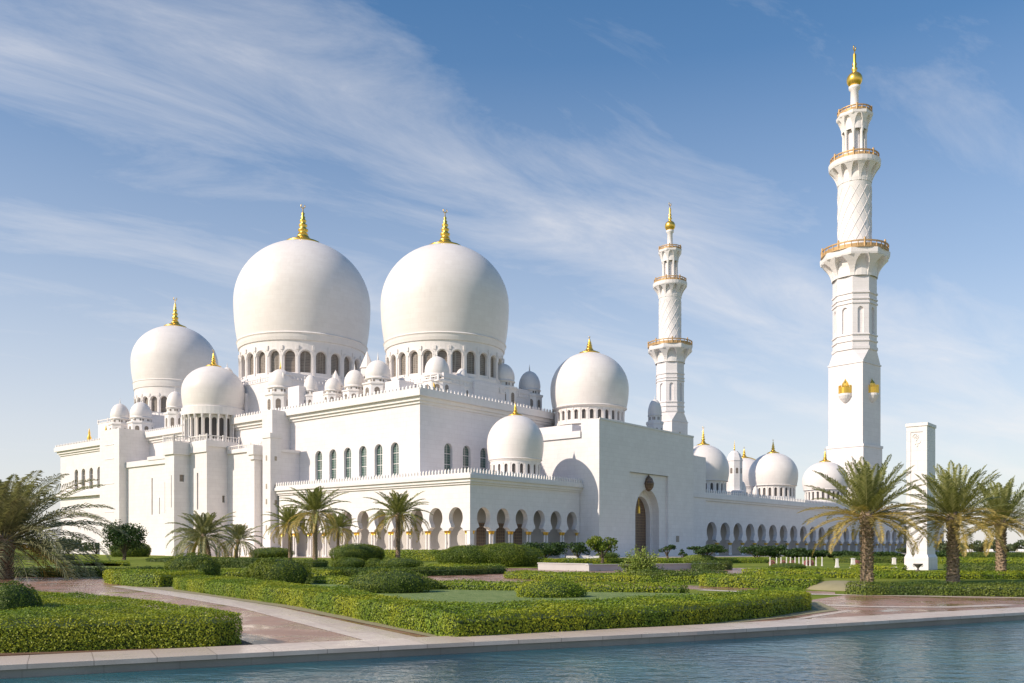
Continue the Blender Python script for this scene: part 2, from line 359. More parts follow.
def sheet(name, poly, z, mat, thick=0):
    P = [Vector((x, y, z)) for x, y in poly]; mb = MB(); tr = geometry.tessellate_polygon([P]); mb.v = [tuple(p) for p in P]
    for t in tr: mb.f.append(tuple(t)); mb.m.append(0)
    return tag(mb.build(name, mat), kind='structure')
prom = [p for p in off(EDGE, 1.40)]
hed2 = [(11.2, 34.6), (10.3, 30.6), (8.1, 27.7), (5.3, 25.0), (3.4, 23.6), (1.05, 22.2), (-1.35, 20.95), (-7.8, 32.4), (-13.5, 40.3), (-17.6, 46.0)]
P1_ = prom[3:] + [(60, 60), (40, 47), (24.5, 41.5), (15.5, 40.8)] + [(12.6, 37.0)] + hed2 + [G(112, 577), G(60, 577), G(0, 577), (-60, 60), (-60, 20)] + [prom[2]]
sheet('paving', P1_, 0.004, 'pave')
band_pts = [(-21.5, 50.5), (-14.3, 40.6), (-8.6, 32.5), (-2.2, 21.3), (-1.1, 20.35), (1.4, 21.5), (5.7, 24.3), (8.7, 27.2), (11.6, 30.7)]
bo = off(band_pts, -1.35)
bm_ = MB()
for i in range(3): bm_.q((*band_pts[i], .010), (*band_pts[i + 1], .010), (*off(band_pts, -1.35)[i + 1], .010), (*bo[i], .010))
for i in range(4, 8): bb = off(band_pts, -.28); bm_.q((*band_pts[i], .010), (*band_pts[i + 1], .010), (*bb[i + 1], .010), (*bb[i], .010))
rb = [(13.2, 38.8), (15.3, 33.2), (20, 33.8), (26, 38)]
def strip(mb, pts, wd, z):
    o1, o2 = off(pts, wd / 2), off(pts, -wd / 2)
    for i in range(len(pts) - 1): mb.q((*o1[i], z), (*o1[i + 1], z), (*o2[i + 1], z), (*o2[i], z))
strip(bm_, [G(818, 605), G(870, 607), G(945, 607.5), G(1010, 605)], 0.7, .014)
strip(bm_, [G(700, 590), G(800, 594), G(860, 595.2), G(1024, 598), G(1200, 603)], 0.8, .0101)
tag(bm_.build('path_border', 'cope'), kind='structure')
PZ = [(395, 579), (455, 574), (500, 568), (760, 568), (767, 577), (722, 577), (716, 573.5), (560, 573), (526, 577.5), (560, 581.5), (640, 583.2), (722, 587), (835, 592), (835, 595), (700, 589.5), (540, 584.5), (420, 583)]
sheet('garden_path', [G(*p) for p in PZ], 0.0042, 'pave')
sheet('raised_lawn', [(-15.6, 48.5), (-12.4, 43.0), (-6.2, 34.0), (-2.7, 25.9), (-.6, 25.1), (5.6, 28.9), (10.9, 36), (6, 38), (-4, 41), (-9, 48)], 0.24, 'lawn')
sheet('lawn', [G(20, 568.5), G(60, 564), G(130, 563), G(90, 568.5)], 0.012, 'lawn')
mb = MB(); nx = 14; ny = 8; c0 = G(846, 589.5)
for r_ in range(1): mb.rev([(2.6, 0), (2.3, .22), (1.6, .42), (.8, .52), (0.01, .55)], 20)
mo = mb.build('turf_mound', 'sand', smooth=True); mo.location = (c0[0], c0[1] + .6, 0); mo.scale = (.75, .9, .8); tag(mo, kind='structure')
plz = MB(); 
# white marble forecourt around the building
forec = sheet('forecourt', [(-110, 250), (-60, 195), (-4, 158), (60, 205), (260, 375), (260, 500), (-110, 500)], 0.008, 'cope')

# ------------------------------------------------------------ mosque (local x = u, local y = v)
mosque = empty('mosque', (-7.83, 165, 0), math.atan2(.768, .64))
tag(mosque, 'vast white marble mosque with onion domes, arcades and gold finials behind the garden', 'mosque')
def fu(u0): return lambda s, z, d: (u0 + d, s, z)
def fv(v0): return lambda s, z, d: (s, v0 + d, z)
def block(mb, u0, v0, u1, v1, z0, z1, left=(), right=(), depth=0.9):
    mb.panel(fu(u0), v0, v1, z0, z1, list(left), depth); mb.panel(fv(v0), u0, u1, z0, z1, list(right), depth)
    mb.q((u1, v0, z0), (u1, v1, z0), (u1, v1, z1), (u1, v0, z1)); mb.q((u0, v1, z0), (u1, v1, z0), (u1, v1, z1), (u0, v1, z1)); mb.q((u0, v0, z1), (u1, v0, z1), (u1, v1, z1), (u0, v1, z1))
def pane(parent, kind, const, c, hw, zb, zt, mat, d):
    mb = MB(); f = fu(const) if kind == 'u' else fv(const)
    P = arch(zb, zt, hw)
    pts = [f(c + h, z, d) for z, h in P] + [f(c - h, z, d) for z, h in reversed(P)]
    mb.q(*pts)
    # mullions
    for dz in (zb + (zt - zb) * .35, zb + (zt - zb) * .68):
        mb.q(f(c - hw, dz, d - .06), f(c + hw, dz, d - .06), f(c + hw, dz + .12, d - .06), f(c - hw, dz + .12, d - .06), m=1)
    mb.q(f(c - .05, zb, d - .05), f(c + .05, zb, d - .05), f(c + .05, zt - .2, d - .05), f(c - .05, zt - .2, d - .05), m=1)
    return mb.build('window', [mat, 'trim'], parent)
# hall
LW = [27.6 + 5.14 * i for i in range(6)]; FW = [176.6, 171.7, 166.4, 161.1, 155.8]; RW = [15, 20.8, 26.5, 32.2, 37.9, 43.6]
hall = MB()
block(hall, 6.5, 20, 62, 188, 0, 33.6, [(c, arch(17.4, 24.4, 1.25)) for c in LW] + [(c, arch(20.4, 27, 1.25)) for c in FW], [(c, arch(17.4, 24.4, 1.25)) for c in RW])
hall_o = hall.build('hall_walls', 'marble', mosque)
for c in LW: pane(hall_o, 'u', 6.5, c, 1.25, 17.4, 24.4, 'glass', .7)
for c in FW[:4]: pane(hall_o, 'u', 6.5, c, 1.25, 20.4, 27, 'grille', .7)
for c in RW[:4]: pane(hall_o, 'v', 20, c, 1.25, 17.4, 24.4, 'glass', .7)
cor = MB()
for z0, z1, o in ((31.9, 32.5, .35), (32.5, 33.3, .8), (33.3, 34.3, 1.5)):
    cor.box(6.5 - o, 20 - o, z0, 62 + o, 20 - .002, z1); cor.box(6.5 - o, 20, z0, 6.5 - .002, 188 + o, z1); cor.box(6.5, 188.002, z0, 62 + o, 188 + o, z1)
cor.box(5.0, 18.5, 34.3, 63.5, 189.5, 34.5)
cor.box(5.2, 152, 18.2, 6.49, 188.4, 19.6); cor.build('cornice', 'trim', mosque)
par = MB(); merlons(par, (5.2, 18.7), (5.2, 188.8), 34.5, 1.15, 1.1, .5); merlons(par, (5.2, 18.7), (63, 18.7), 34.5, 1.15, 1.1, .5)
par.build('roof_parapet', 'trim', mosque)
# upper tiers
t = MB()
t.box(11, 73, 34.5, 53, 116, 44.2); t.box(12.5, 74.5, 44.2, 51.5, 114.5, 46.4)
t.box(15, 25, 34.5, 48, 52, 38.2); t.box(16.6, 23, 34.5, 47.4, 53, 40.2)
t.box(16, 149, 34.5, 48, 182, 43)
for a, b, c_, d_, h in ((11.5, 58, 17, 62, 39.5), (10.5, 66, 15, 70.5, 41.5), (10, 30, 14.5, 34.5, 38.5), (26, 22.5, 34, 25, 39.6), (12, 118, 18, 124, 41), (10, 88, 14, 101, 42)): t.box(a, b, 34.5, c_, d_, h)
t.build('roof_tier', 'marble', mosque)
for ptsb, zb__ in (([(11, 116), (11, 73), (53, 73)], 44.2), ([(15, 52), (15, 23), (48, 23)], 38.2), ([(16, 182), (16, 149), (48, 149)], 43)): m2 = MB(); balusters(m2, ptsb, zb__, 1.15, 1.1); m2.build('roof_balustrade', 'trim', mosque)
# drum windows in small tier faces
def finial_prof(r, z, h):
    P = [(r, z - r * .30), (r * 1.06, z - r * .28), (r * 1.06, z - r * .14), (r * .9, z - r * .08), (r * .45, z + r * .12), (r * .26, z + r * .42)]
    z0 = z + r * .42; hh = h - r * .42
    for k, (rr, zz) in enumerate([(.30, 0), (.19, .04), (.30, .10), (.30, .15), (.16, .20), (.25, .27), (.25, .31), (.13, .36), (.20, .43), (.2, .46), (.10, .51), (.14, .57), (.07, .62), (.10, .70), (.035, .74), (.02, .92), (0.005, .93)]): P.append((r * rr, z0 + hh * zz))
    return P
def finial(parent, c, r, z, h, crescent=True, name='finial'):
    mb = MB(); mb.rev(finial_prof(r, z, h), 16, c)
    if crescent:
        rr = h * .05; mb.tube([(c[0] + rr * math.cos(a), c[1] - rr * .0 + rr * math.cos(a) * -.6, z + h * .95 + rr * math.sin(a)) for a in [R(-240 + 24 * k) for k in range(13)]], rr * .22, 5)
    return mb.build(name, 'gold', parent, smooth=True)
def dome_prof(Rd, zc_, zt, zr, n=30):
    H = zt - zc_; P = []
    for k in range(8): q = 1 - k / 8; P.append((Rd * (1 - .062 * q * q), zc_ - (zc_ - zr) * q))
    for k in range(n + 1):
        a = math.pi / 2 * k / n; P.append((max(Rd * math.cos(a), .01), zc_ + H * math.sin(a)))
    return P
def dome(parent, c, Rd, zc_, zt, zr, zf, zb, nwin, whw, wz, name='dome', winmat='grille', panes=True, vis=None, drumf=.955, cres=True, dmat='dome'):
    rb = Rd * .938
    mb = MB(); mb.rev(dome_prof(Rd, zc_, zt, zr), 96 if Rd > 12 else 64 if Rd > 5 else 32, c); d = mb.build(name, dmat, parent, smooth=True)
    if zf: fr = .25 if Rd > 8 else .24; finial(d, c, Rd * fr, zc_ + (zt - zc_) * math.sqrt(1 - fr * fr) + Rd * fr * .26, zf - zt, cres)
    rd = rb * 0.975 if Rd > 12 else rb * .94
    dr = MB(); n = nwin; per = 2 * math.pi / n
    f = lambda s, z, dd: (c[0] + (rd - dd) * math.cos(s), c[1] + (rd - dd) * math.sin(s), z)
    hw = whw / rd
    for k in range(n):
        a = k * per
        P = [(z, h / rd) for z, h in arch(wz[0], wz[1], whw)]
        # each bay: finer pieces so the drum stays round
        b0, b1 = a - per / 2, a + per / 2
        zb_, zt_ = P[0][0], P[-1][0]; z0, z1 = zb, zr
        N = 3
        for j in range(N):
            s0 = b0 + (b1 - b0) * j / N; s1 = b0 + (b1 - b0) * (j + 1) / N
            dr.q(f(s0, z0, 0), f(s1, z0, 0), f(s1, zb_, 0), f(s0, zb_, 0)); dr.q(f(s0, zt_, 0), f(s1, zt_, 0), f(s1, z1, 0), f(s0, z1, 0))
        dep = whw * .75
        for (za, ha), (zz_, hb) in zip(P, P[1:]):
            dr.q(f(b0, za, 0), f(a - ha, za, 0), f(a - hb, zz_, 0), f(b0, zz_, 0)); dr.q(f(a + ha, za, 0), f(b1, za, 0), f(b1, zz_, 0), f(a + hb, zz_, 0))
            dr.q(f(a - ha, za, 0), f(a - hb, zz_, 0), f(a - hb, zz_, dep), f(a - ha, za, dep)); dr.q(f(a + ha, za, 0), f(a + hb, zz_, 0), f(a + hb, zz_, dep), f(a + ha, za, dep))
        dr.q(f(a - hw, zb_, 0), f(a + hw, zb_, 0), f(a + hw, zb_, dep), f(a - hw, zb_, dep))
        # pilaster between bays with a corbel that carries a scallop
        am = a + per / 2; pwid = (per - 2 * hw) * .17
        for (u0_, zlo, zhi, pr) in ((pwid, zb, wz[1] + .1 * whw, .03), (pwid * 1.5, wz[1] + .1 * whw, wz[1] + .9 * whw, .05)):
            fo = lambda s, z, dd: f(s, z, -dd * rd * .35)
            A_, B_ = am - u0_, am + u0_
            dr.q(fo(A_, zlo, pr), fo(B_, zlo, pr), fo(B_, zhi, pr), fo(A_, zhi, pr)); dr.q(fo(A_, zlo, 0), fo(A_, zlo, pr), fo(A_, zhi, pr), fo(A_, zhi, 0)); dr.q(fo(B_, zlo, pr), fo(B_, zlo, 0), fo(B_, zhi, 0), fo(B_, zhi, pr))
            dr.q(fo(A_, zhi, pr), fo(B_, zhi, pr), fo(B_, zhi, 0), fo(A_, zhi, 0))
        # raised hood over the window
        if Rd > 8:
            hz = wz[1] - whw; ho, hi = whw * 1.42 / rd, whw * 1.16 / rd
            for q in range(8):
                t0, t1 = math.pi * q / 8, math.pi * (q + 1) / 8; pr = rd * .012
                g_ = lambda hh, tt: f(a + hh * math.cos(tt), hz + whw * (hh * rd / whw) * math.sin(tt), -pr)
                g0 = lambda hh, tt: f(a + hh * math.cos(tt), hz + whw * (hh * rd / whw) * math.sin(tt), 0)
                dr.q(g_(ho, t0), g_(ho, t1), g_(hi, t1), g_(hi, t0)); dr.q(g_(ho, t0), g_(ho, t1), g0(ho, t1), g0(ho, t0)); dr.q(g_(hi, t0), g_(hi, t1), g0(hi, t1), g0(hi, t0))
    # rings
    k = rd * .02
    n_ = 96 if Rd > 12 else 48
    dr.rev([(rd, zr - (zr - wz[1]) * .42), (rd + k, zr - (zr - wz[1]) * .40), (rd + k * 1.6, zr - (zr - wz[1]) * .22), (rb + k * .6, zr - .06 * Rd * .3), (rb + k * 1.3, zr), (rb + k * .2, zr + .018 * Rd), (rb * .97, zr + .02 * Rd)], n_, c)
    dr.rev([(rd, zb + .0), (rd + k * 1.5, zb), (rd + k * 1.5, zb + (wz[0] - zb) * .55), (rd, zb + (wz[0] - zb) * .6)], n_, c)
    dro = dr.build('drum', 'dome' if dmat == 'dome' else 'trim', parent)
    if panes:
        for k_ in range(n):
            a = k_ * per
            wa = math.degrees(a) % 360
            if vis and not (vis[0] <= wa <= vis[1]): continue
            mb = MB(); dd = whw * .62
            P = arch(wz[0], wz[1], whw * 1.0)
            mb.q(*[f(a + h / rd, z, dd) for z, h in P], *[f(a - h / rd, z, dd) for z, h in reversed(P)])
            mb.q(f(a - .04 / 1, wz[0], dd), f(a + .04 * 0, wz[0], dd), f(a, wz[0], dd + .01), m=0) if False else None
            mb.build('window', winmat, dro)
    mb = MB(); mb.rev([(rd - whw * .8, zb), (rd - whw * .8, zr)], n_, c); mb.build('drum_core', 'dark' if not panes else 'grille', dro)
    return d
# the view direction in local axes is about (+.64,+.77)->camera side is 150..290 degrees
VIS = (125, 320)
dome(mosque, (32.4, 93.6), 18.8, 70.2, 87.9, 58.6, 98.2, 46.4, 26, 1.45, (48.2, 54.0), vis=VIS)
dome(mosque, (32, 37.5), 15.4, 60.1, 74.6, 50.5, 83.2, 40.2, 26, 1.12, (41.6, 46.7), vis=VIS)
dome(mosque, (33.2, 163.8), 13.7, 63.2, 75.7, 55.8, 85.0, 43.0, 24, 1.1, (45.2, 50.4), vis=VIS)
# projection with the mihrab dome
pj = MB()
block(pj, 0, 104, 6.49, 130.5, 0, 25.6, [(116.7, [(10.9, .3), (20.9, .3)]), (112.8, [(11, .2), (15.4, .2)]), (112.9, [(16.2, .2), (20.8, .2)]), (109.9, [(11.2, .2), (19.5, .2)])][:2] + [(109.9, [(11.2, .2), (19.5, .2)])], [], .4)
block(pj, -2.8, 85, 6.49, 104, 0, 27.0, [(89.2, [(11.5, .32), (20.6, .32)])], [(1.8, [(13.3, .35), (15, .35)]), (1.75, [(18, .3), (20, .3)]), (4.2, [(13.3, .35), (15, .35)])][::2], .4)
block(pj, -7.1, 92.7, -2.81, 97, 0, 27.0, [(94.0, [(12, .15), (20, .15)])], [(-5.0, [(18.5, .6), (20.2, .6)])], .3)
block(pj, -2.3, 130.51, 6.49, 142, 0, 35.4, [], [], .3)
block(pj, 3, 68, 6.49, 84.99, 0, 25.4); block(pj, 1.0, 60.5, 6.49, 63.99, 0, 24.2); block(pj, 1.4, 64, 6.49, 68, 0, 34.4)
block(pj, -.6, 68.2, 3, 69.6, 0, 24)
for (u0, v0, u1, v1, z0, z1) in ((-3.2, 84.6, -2.81, 104.4, 25.6, 27), (-7.6, 92.2, -2.8, 97.5, 25.2, 28.2), (-.5, 104.4, -.01, 130.5, 24.4, 25.9), (-.7, 104.4, 6, 118, 25.61, 26.6),
                            (2.5, 69.7, 6.4, 84.6, 25.4, 26.2), (-1.3, 67.6, 3.4, 70.2, 23.9, 26.2), (-1.0, 67.9, 3.2, 69.9, 22.8, 23.9), (.6, 60.1, 6.4, 63.9, 24.2, 24.9), (-3.2, 84.6, 6.6, 104.4, 27.0, 28.3)): pj.box(u0, v0, z0, u1, v1, z1)
for z in (5, 12, 20, 27, 31): pj.box(-2.42, 133.5, z, -2.31, 139, z + .12)
pj_o = pj.build('side_pavilion', 'marble', mosque)
dk = MB()
for (u, v0, v1, z0, z1) in ((.38, 116.4, 117, 10.9, 20.9), (.38, 112.6, 113, 11, 15.4), (.38, 109.7, 110.1, 11.2, 19.5), (-2.42, 88.88, 89.52, 11.5, 20.6)): 
    b = MB(); b.q((u, v0, z0), (u, v1, z0), (u, v1, z1), (u, v0, z1)); b.build('slit_window', 'grille', pj_o)
for (u0, u1, v, z0, z1) in ((1.45, 2.15, 85.38, 13.3, 15), (3.85, 4.55, 85.38, 13.3, 15), (-5.6, -4.4, 92.98, 18.5, 20.2)):
    b = MB(); b.q((u0, v, z0), (u1, v, z0), (u1, v, z1), (u0, v, z1)); b.build('window', 'grille', pj_o)
# tall square buttress pier
pr = MB()
block(pr, -1.9, 60, 1.0, 63.0, 0, 28.2, [], [], .12)
pr.box(-2.1, 59.8, 27.2, 1.2, 63.2, 28.3); pr.box(-2.2, 59.7, 0, 1.3, 63.3, 2.2)
pier = pr.build('buttress_pier', 'marble', mosque)
for z in (6, 12, 15.5, 22): b = MB(); b.box(-1.95, 61.25, z, -1.899, 61.75, z + 1.2); b.build('inlay_panel', 'poolwall', pier); b = MB(); b.box(-.75, 59.95, z, -.15, 59.999, z + 1.0); b.build('inlay_panel', 'poolwall', pier)
bl = MB(); balusters(bl, [(6, 104), (-2.9, 104), (-2.9, 97.3), (-7.3, 97.3), (-7.3, 92.4), (-2.9, 92.4), (-2.9, 84.9), (6.2, 84.9)], 28.3, 1.5, .75); balusters(bl, [(2.8, 84.6), (2.8, 70), (6, 70)], 26.2, 1.1, .8); bl.build('balustrade', 'trim', mosque)
# mihrab dome on an open ring of columns
def colonnade_dome(c, Rd, zc_, zt, zr, zf, zb, n, fin=True):
    d = dome(mosque, c, Rd, zc_, zt, zr, zf, zb, n, Rd * .075, (zb + (zr - zb) * .12, zb + (zr - zb) * .70), panes=False)
    cb = MB(); rc = Rd * .96
    for k in range(n):
        a = (k + .5) * 2 * math.pi / n; x, y = c[0] + rc * math.cos(a), c[1] + rc * math.sin(a); q = Rd * .022
        cb.rev([(q * 1.5, zb), (q * 1.4, zb + .3), (q, zb + .4), (q, zb + (zr - zb) * .66), (q * 1.8, zb + (zr - zb) * .74), (q * 1.9, zb + (zr - zb) * .78)], 7, (x, y))
    cb.rev([(rc - Rd * .03, zb + (zr - zb) * .78), (rc + Rd * .04, zb + (zr - zb) * .78), (rc + Rd * .04, zr - .1), (rc - Rd * .03, zr - .05)], 48, c)
    cb.build('column_ring', 'trim', d)
colonnade_dome((4.5, 93.9), 7.85, 42.0, 48.8, 37.6, 52.8, 28.3, 24)
# cupolas along the roof
def cupola(u, v, r, zt, zb, z0=34.5, name='cupola', pointed=False, fin=True, gold=False):
    mb = MB(); n8 = 8
    mb.rev([(r * 1.18, z0), (r * 1.18, z0 + (zb - z0) * .72), (r * 1.28, z0 + (zb - z0) * .76), (r * 1.28, z0 + (zb - z0) * .82), (r * .98, z0 + (zb - z0) * .84), (r * .98, zb)], 8, (u, v), rot=R(22.5))
    cb_ = mb
    H = zt - zb; o = None
    P = [(r * .99, zb - .05), (r * 1.05, zb + .02 * H), (r * 1.04, zb + H * .05), (r * .99, zb + H * .06)]
    for k in range(15):
        a = R(-18) + R(108) * k / 14; P.append((max(r * math.cos(a) * 1.0, .01), zb + H * .06 + (r * .31 + max(math.sin(a), -1) * (r if a < 0 else H * .94 - r * .31))))
    if pointed: P = [(r * .8, zb), (r * .8, zb + H * .3), (r * .95, zb + H * .32), (.02, zt)]
    mb = cb_
    # windows
    for k in range(8):
        a = R(45 * k); t_ = Vector((-math.sin(a), math.cos(a))); nn = Vector((math.cos(a), math.sin(a))); rr = r * 1.18 * math.cos(R(22.5)) + .03
        w_ = r * .2; zA = z0 + (zb - z0) * .18; zB = z0 + (zb - z0) * .62
        cc = Vector((u, v)) + nn * rr; Pw = arch(zA, zB, w_, 5)
        mb.q(*[(cc.x + t_.x * h, cc.y + t_.y * h, z) for z, h in Pw], *[(cc.x - t_.x * h, cc.y - t_.y * h, z) for z, h in reversed(Pw)], m=1)
        for ka in (-.25, .25):
            nn2 = Vector((math.cos(a), math.sin(a))); cc = Vector((u, v)) + nn2 * (r * .98 * math.cos(R(22.5)) + .02) + t_ * ka * r
            zA2 = zb - (zb - z0) * .13; zB2 = zb - (zb - z0) * .04; h = r * .08
            mb.q((cc.x - t_.x * h, cc.y - t_.y * h, zA2), (cc.x + t_.x * h, cc.y + t_.y * h, zA2), (cc.x + t_.x * h, cc.y + t_.y * h, zB2), (cc.x - t_.x * h, cc.y - t_.y * h, zB2), m=1)
    o = cb_.build(name, ['trim', 'grille'], mosque)
    mb = MB(); mb.rev(P, 28 if not pointed else 8, (u, v)); mb.build('cupola_dome', 'dome', o, smooth=not pointed)
    if fin: mb = MB(); mb.rev(finial_prof(r * .22, zt - .05, r * .75), 8, (u, v)); mb.build('finial', 'gold' if gold else 'trim', o, smooth=True)
    return o
for a in ((12, 75.6, 3.1, 46.9, 41.8), (12, 47.1, 2.4, 43.1, 38.9), (12, 39.1, 2.9, 44.2, 39.7), (17.6, 26, 2.75, 44.2, 39.6), (39.3, 25.5, 2.9, 46.0, 41.4), (49, 25, 2.7, 45.6, 40.6),
          (12, 158.9, 2.8, 46.9, 41.8), (12, 145.9, 3.1, 46.0, 40.9), (12, 126.2, 2.4, 47, 42), (12, 99.5, 2.1, 50.5, 45.5), (10, 52.5, 1.9, 41.6, 38.4)): cupola(*a, gold=a[1] == 75.6)
cupola(13, 55.2, 2.0, 44.3, 38.5, pointed=True, fin=False); cupola(14, 66, 1.7, 44.6, 40.5, fin=False); cupola(24, 24.5, 1.5, 42.4, 39, fin=False)
cupola(23, 55.5, 1.9, 50.5, 44.2, 38, pointed=True, fin=False)
# gilded arches set in the cupola bases
for (u, v, z0, w_, h_, ax) in ((8.7, 75.6, 36.0, 1.2, 4.6, 'u'), (14.9, 25.2, 35.3, 1.0, 3.0, 'u'),):
    mb = MB(); f = fu(u) if ax == 'u' else fv(v); c = v if ax == 'u' else u; Pi, Po = arch(z0, z0 + h_ - .35, w_ - .3, 8), arch(z0, z0 + h_, w_, 8)
    for (za, ha), (zb_, hb), (zc2, hc), (zd, hd) in zip(Pi, Pi[1:], Po, Po[1:]):
        for s in (1, -1):
            mb.q(f(c + s * ha, za, 0), f(c + s * hb, zb_, 0), f(c + s * hd, zd, 0), f(c + s * hc, zc2, 0)); mb.q(f(c + s * hc, zc2, 0), f(c + s * hd, zd, 0), f(c + s * hd, zd, .3), f(c + s * hc, zc2, .3))
            mb.q(f(c + s * ha, za, 0), f(c + s * hb, zb_, 0), f(c + s * hb, zb_, .3), f(c + s * ha, za, .3))
    mb.build('gilded_arch', 'gold', mosque)
for v in (150, 161): b = MB(); b.rev([(.6, 34.5), (.5, 35.2), (.7, 36.3), (.3, 37.2), (.35, 37.8), (.02, 39.4)], 10, (6.2, v + 6)); b.build('roof_finial', 'gold', mosque, smooth=True)

# terrace with arcade
def arcade(const, kind, s0, s1, n, z1, P_fn, depth, capz, colr, name, thick=1.1):
    W = (s1 - s0) / n; f = fu(const) if kind == 'u' else fv(const)
    wall = MB(); pf_ = P_fn(W); zb = pf_[0][0]
    for k in range(n):
        c = s0 + W * (k + .5); b0, b1 = c - W / 2, c + W / 2
        for (za, ha), (zz_, hb) in zip(pf_, pf_[1:]):
            wall.q(f(b0, za, 0), f(c - ha, za, 0), f(c - hb, zz_, 0), f(b0, zz_, 0)); wall.q(f(c + ha, za, 0), f(b1, za, 0), f(b1, zz_, 0), f(c + hb, zz_, 0))
            wall.q(f(b0, za, thick), f(c - ha, za, thick), f(c - hb, zz_, thick), f(b0, zz_, thick)); wall.q(f(c + ha, za, thick), f(b1, za, thick), f(b1, zz_, thick), f(c + hb, zz_, thick))
            for s in (1, -1): wall.q(f(c + s * ha, za, 0), f(c + s * hb, zz_, 0), f(c + s * hb, zz_, thick), f(c + s * ha, za, thick))
        zt = pf_[-1][0]
        wall.q(f(b0, zt, 0), f(b1, zt, 0), f(b1, z1, 0), f(b0, z1, 0)); wall.q(f(b0, zt, thick), f(b1, zt, thick), f(b1, z1, thick), f(b0, z1, thick))
        for s in (0, 1): e = b0 if s == 0 else b1; d_ = W / 2 - pf_[0][1]; wall.q(f(e - (d_ if s else 0), zb, 0), f(e + (0 if s else d_), zb, 0), f(e + (0 if s else d_), zb, thick), f(e - (d_ if s else 0), zb, thick))
    wo_ = wall.build(name, 'marble', mosque)
    for k in range(n + 1):
        e = s0 + W * k
        offs = (-.42, .42) if 0 < k < n else ((.42,) if k == 0 else (-.42,))
        for q in offs:
            p = f(e + q, 0, thick * .5); cb = MB(); r = colr
            cb.rev([(r * 1.7, 0), (r * 1.7, .25), (r * 1.2, .4), (r, .5), (r, capz - .65), (r * 1.1, capz - .63)], 10, (p[0], p[1]))
            cb.rev([(r * 1.1, capz - .65), (r * 1.35, capz - .6), (r * 1.15, capz - .5), (r * 1.75, capz - .14), (r * 1.85, capz)], 8, (p[0], p[1]), m=1)
            cb.box(p[0] - r * 2, p[1] - r * 2, capz - .001, p[0] + r * 2, p[1] + r * 2, zb + .02, m=0)
            cb.build('column', ['trim', 'gold'], wo_)
    return wo_
shoeP = lambda W: shoe(W, 5.3, 6.0, 1.22, 7.8, 1.82, 1.95)
arcade(0, 'u', 1.0, 59.4, 11, 15.4, shoeP, 1.1, 5.3, .21, 'terrace_arcade')
arcade(0, 'v', 1.0, 35.2, 6, 15.4, lambda W: shoe(W, 5.3, 6.0, 1.22, 7.8, 1.9, 1.95), 1.1, 5.3, .21, 'terrace_arcade')
tb = MB()
tb.box(0, 0, 5.3, 1.0, 1.0, 15.4); tb.box(.15, .15, 0, .95, .95, 5.3)
tb.q((0, 0, 15.5), (35.3, 0, 15.5), (35.3, 20, 15.5), (0, 20, 15.5)); tb.q((0, 20, 15.5), (6.5, 20, 15.5), (6.5, 60.4, 15.5), (0, 60.4, 15.5))
for z0, z1, o in ((14.0, 14.4, .3), (14.4, 15.0, .6), (15.0, 15.7, 1.0)):
    tb.box(-o, -o, z0, 35.28, -.003, z1); tb.box(-o, 0, z0, -.003, 60.0, z1)
tb.build('terrace_block', 'marble', mosque)
iw = MB(); iw.box(5.6, 5.6, 0, 5.7, 60, 15); iw.box(5.7, 5.6, 0, 35.2, 5.7, 15); iw.q((0, 0, 12.5), (35, 0, 12.5), (35, 6, 12.5), (0, 6, 12.5)); iw.q((0, 6, 12.5), (6, 6, 12.5), (6, 60, 12.5), (0, 60, 12.5))
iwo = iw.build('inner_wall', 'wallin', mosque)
for u in (9.3, 15.2, 20.8): b = MB(); b.box(u - 1.3, 5.45, 0, u + 1.3, 5.59, 7); b.build('door', 'door', iwo)
for u, v, z in ((13, 35, 0),): pass
pm = MB(); merlons(pm, (-.6, -.6), (35.2, -.6), 15.7, 1.35, .85, .4); merlons(pm, (-.6, -.6), (-.6, 59.8), 15.7, 1.35, .85, .4); pm.build('terrace_parapet', 'trim', mosque)
dome(mosque, (21.6, 6.9), 5.95, 23.9, 29.9, 20.4, 32.5, 15.5, 20, .36, (17.2, 19.3), panes=False)
# portal
po = MB(); UC = 56
po.panel(fv(-5), 35.3, 77, 0, 29.7, [(UC, [(0, 8.6), (19.1, 8.6)])], .6)
po.panel(fv(-4.4), UC - 8.6, UC + 8.6, 0, 19.1, [(UC, arch(0, 15.6, 5.3, 14, 1.12))], 1.9)
po.q((35.3, -5, 0), (35.3, -.3, 0), (35.3, -.3, 29.7), (35.3, -5, 29.7)); po.q((77, -5, 0), (77, 9, 0), (77, 9, 29.7), (77, -5, 29.7)); po.q((35.3, -5, 29.7), (77, -5, 29.7), (77, -.3, 29.7), (35.3, -.3, 29.7)); po.q((35.3, -.3, 26), (77, -.3, 26), (77, -.3, 29.7), (35.3, -.3, 29.7))
po.q((35.3, -.3, 0), (35.3, 20, 0), (35.3, 20, 27), (35.3, -.3, 27)); po.q((35.3, -.3, 27), (77, -.3, 27), (77, 20, 27), (35.3, 20, 27)); po.q((77, 9, 0), (77, 20, 0), (77, 20, 27), (77, 9, 27))
po.box(34.9, -.3, 26.0, 35.29, 20, 27.4); po.box(35.3, -5.15, 29.5, 77, -4.999, 29.9)
po.box(77.0, -2.5, 0, 81.5, 10, 28.0); po.box(81.5, -.6, 0, 92.0, 8, 26)
po.box(48, 3.5, 27, 64, 20, 31.2)
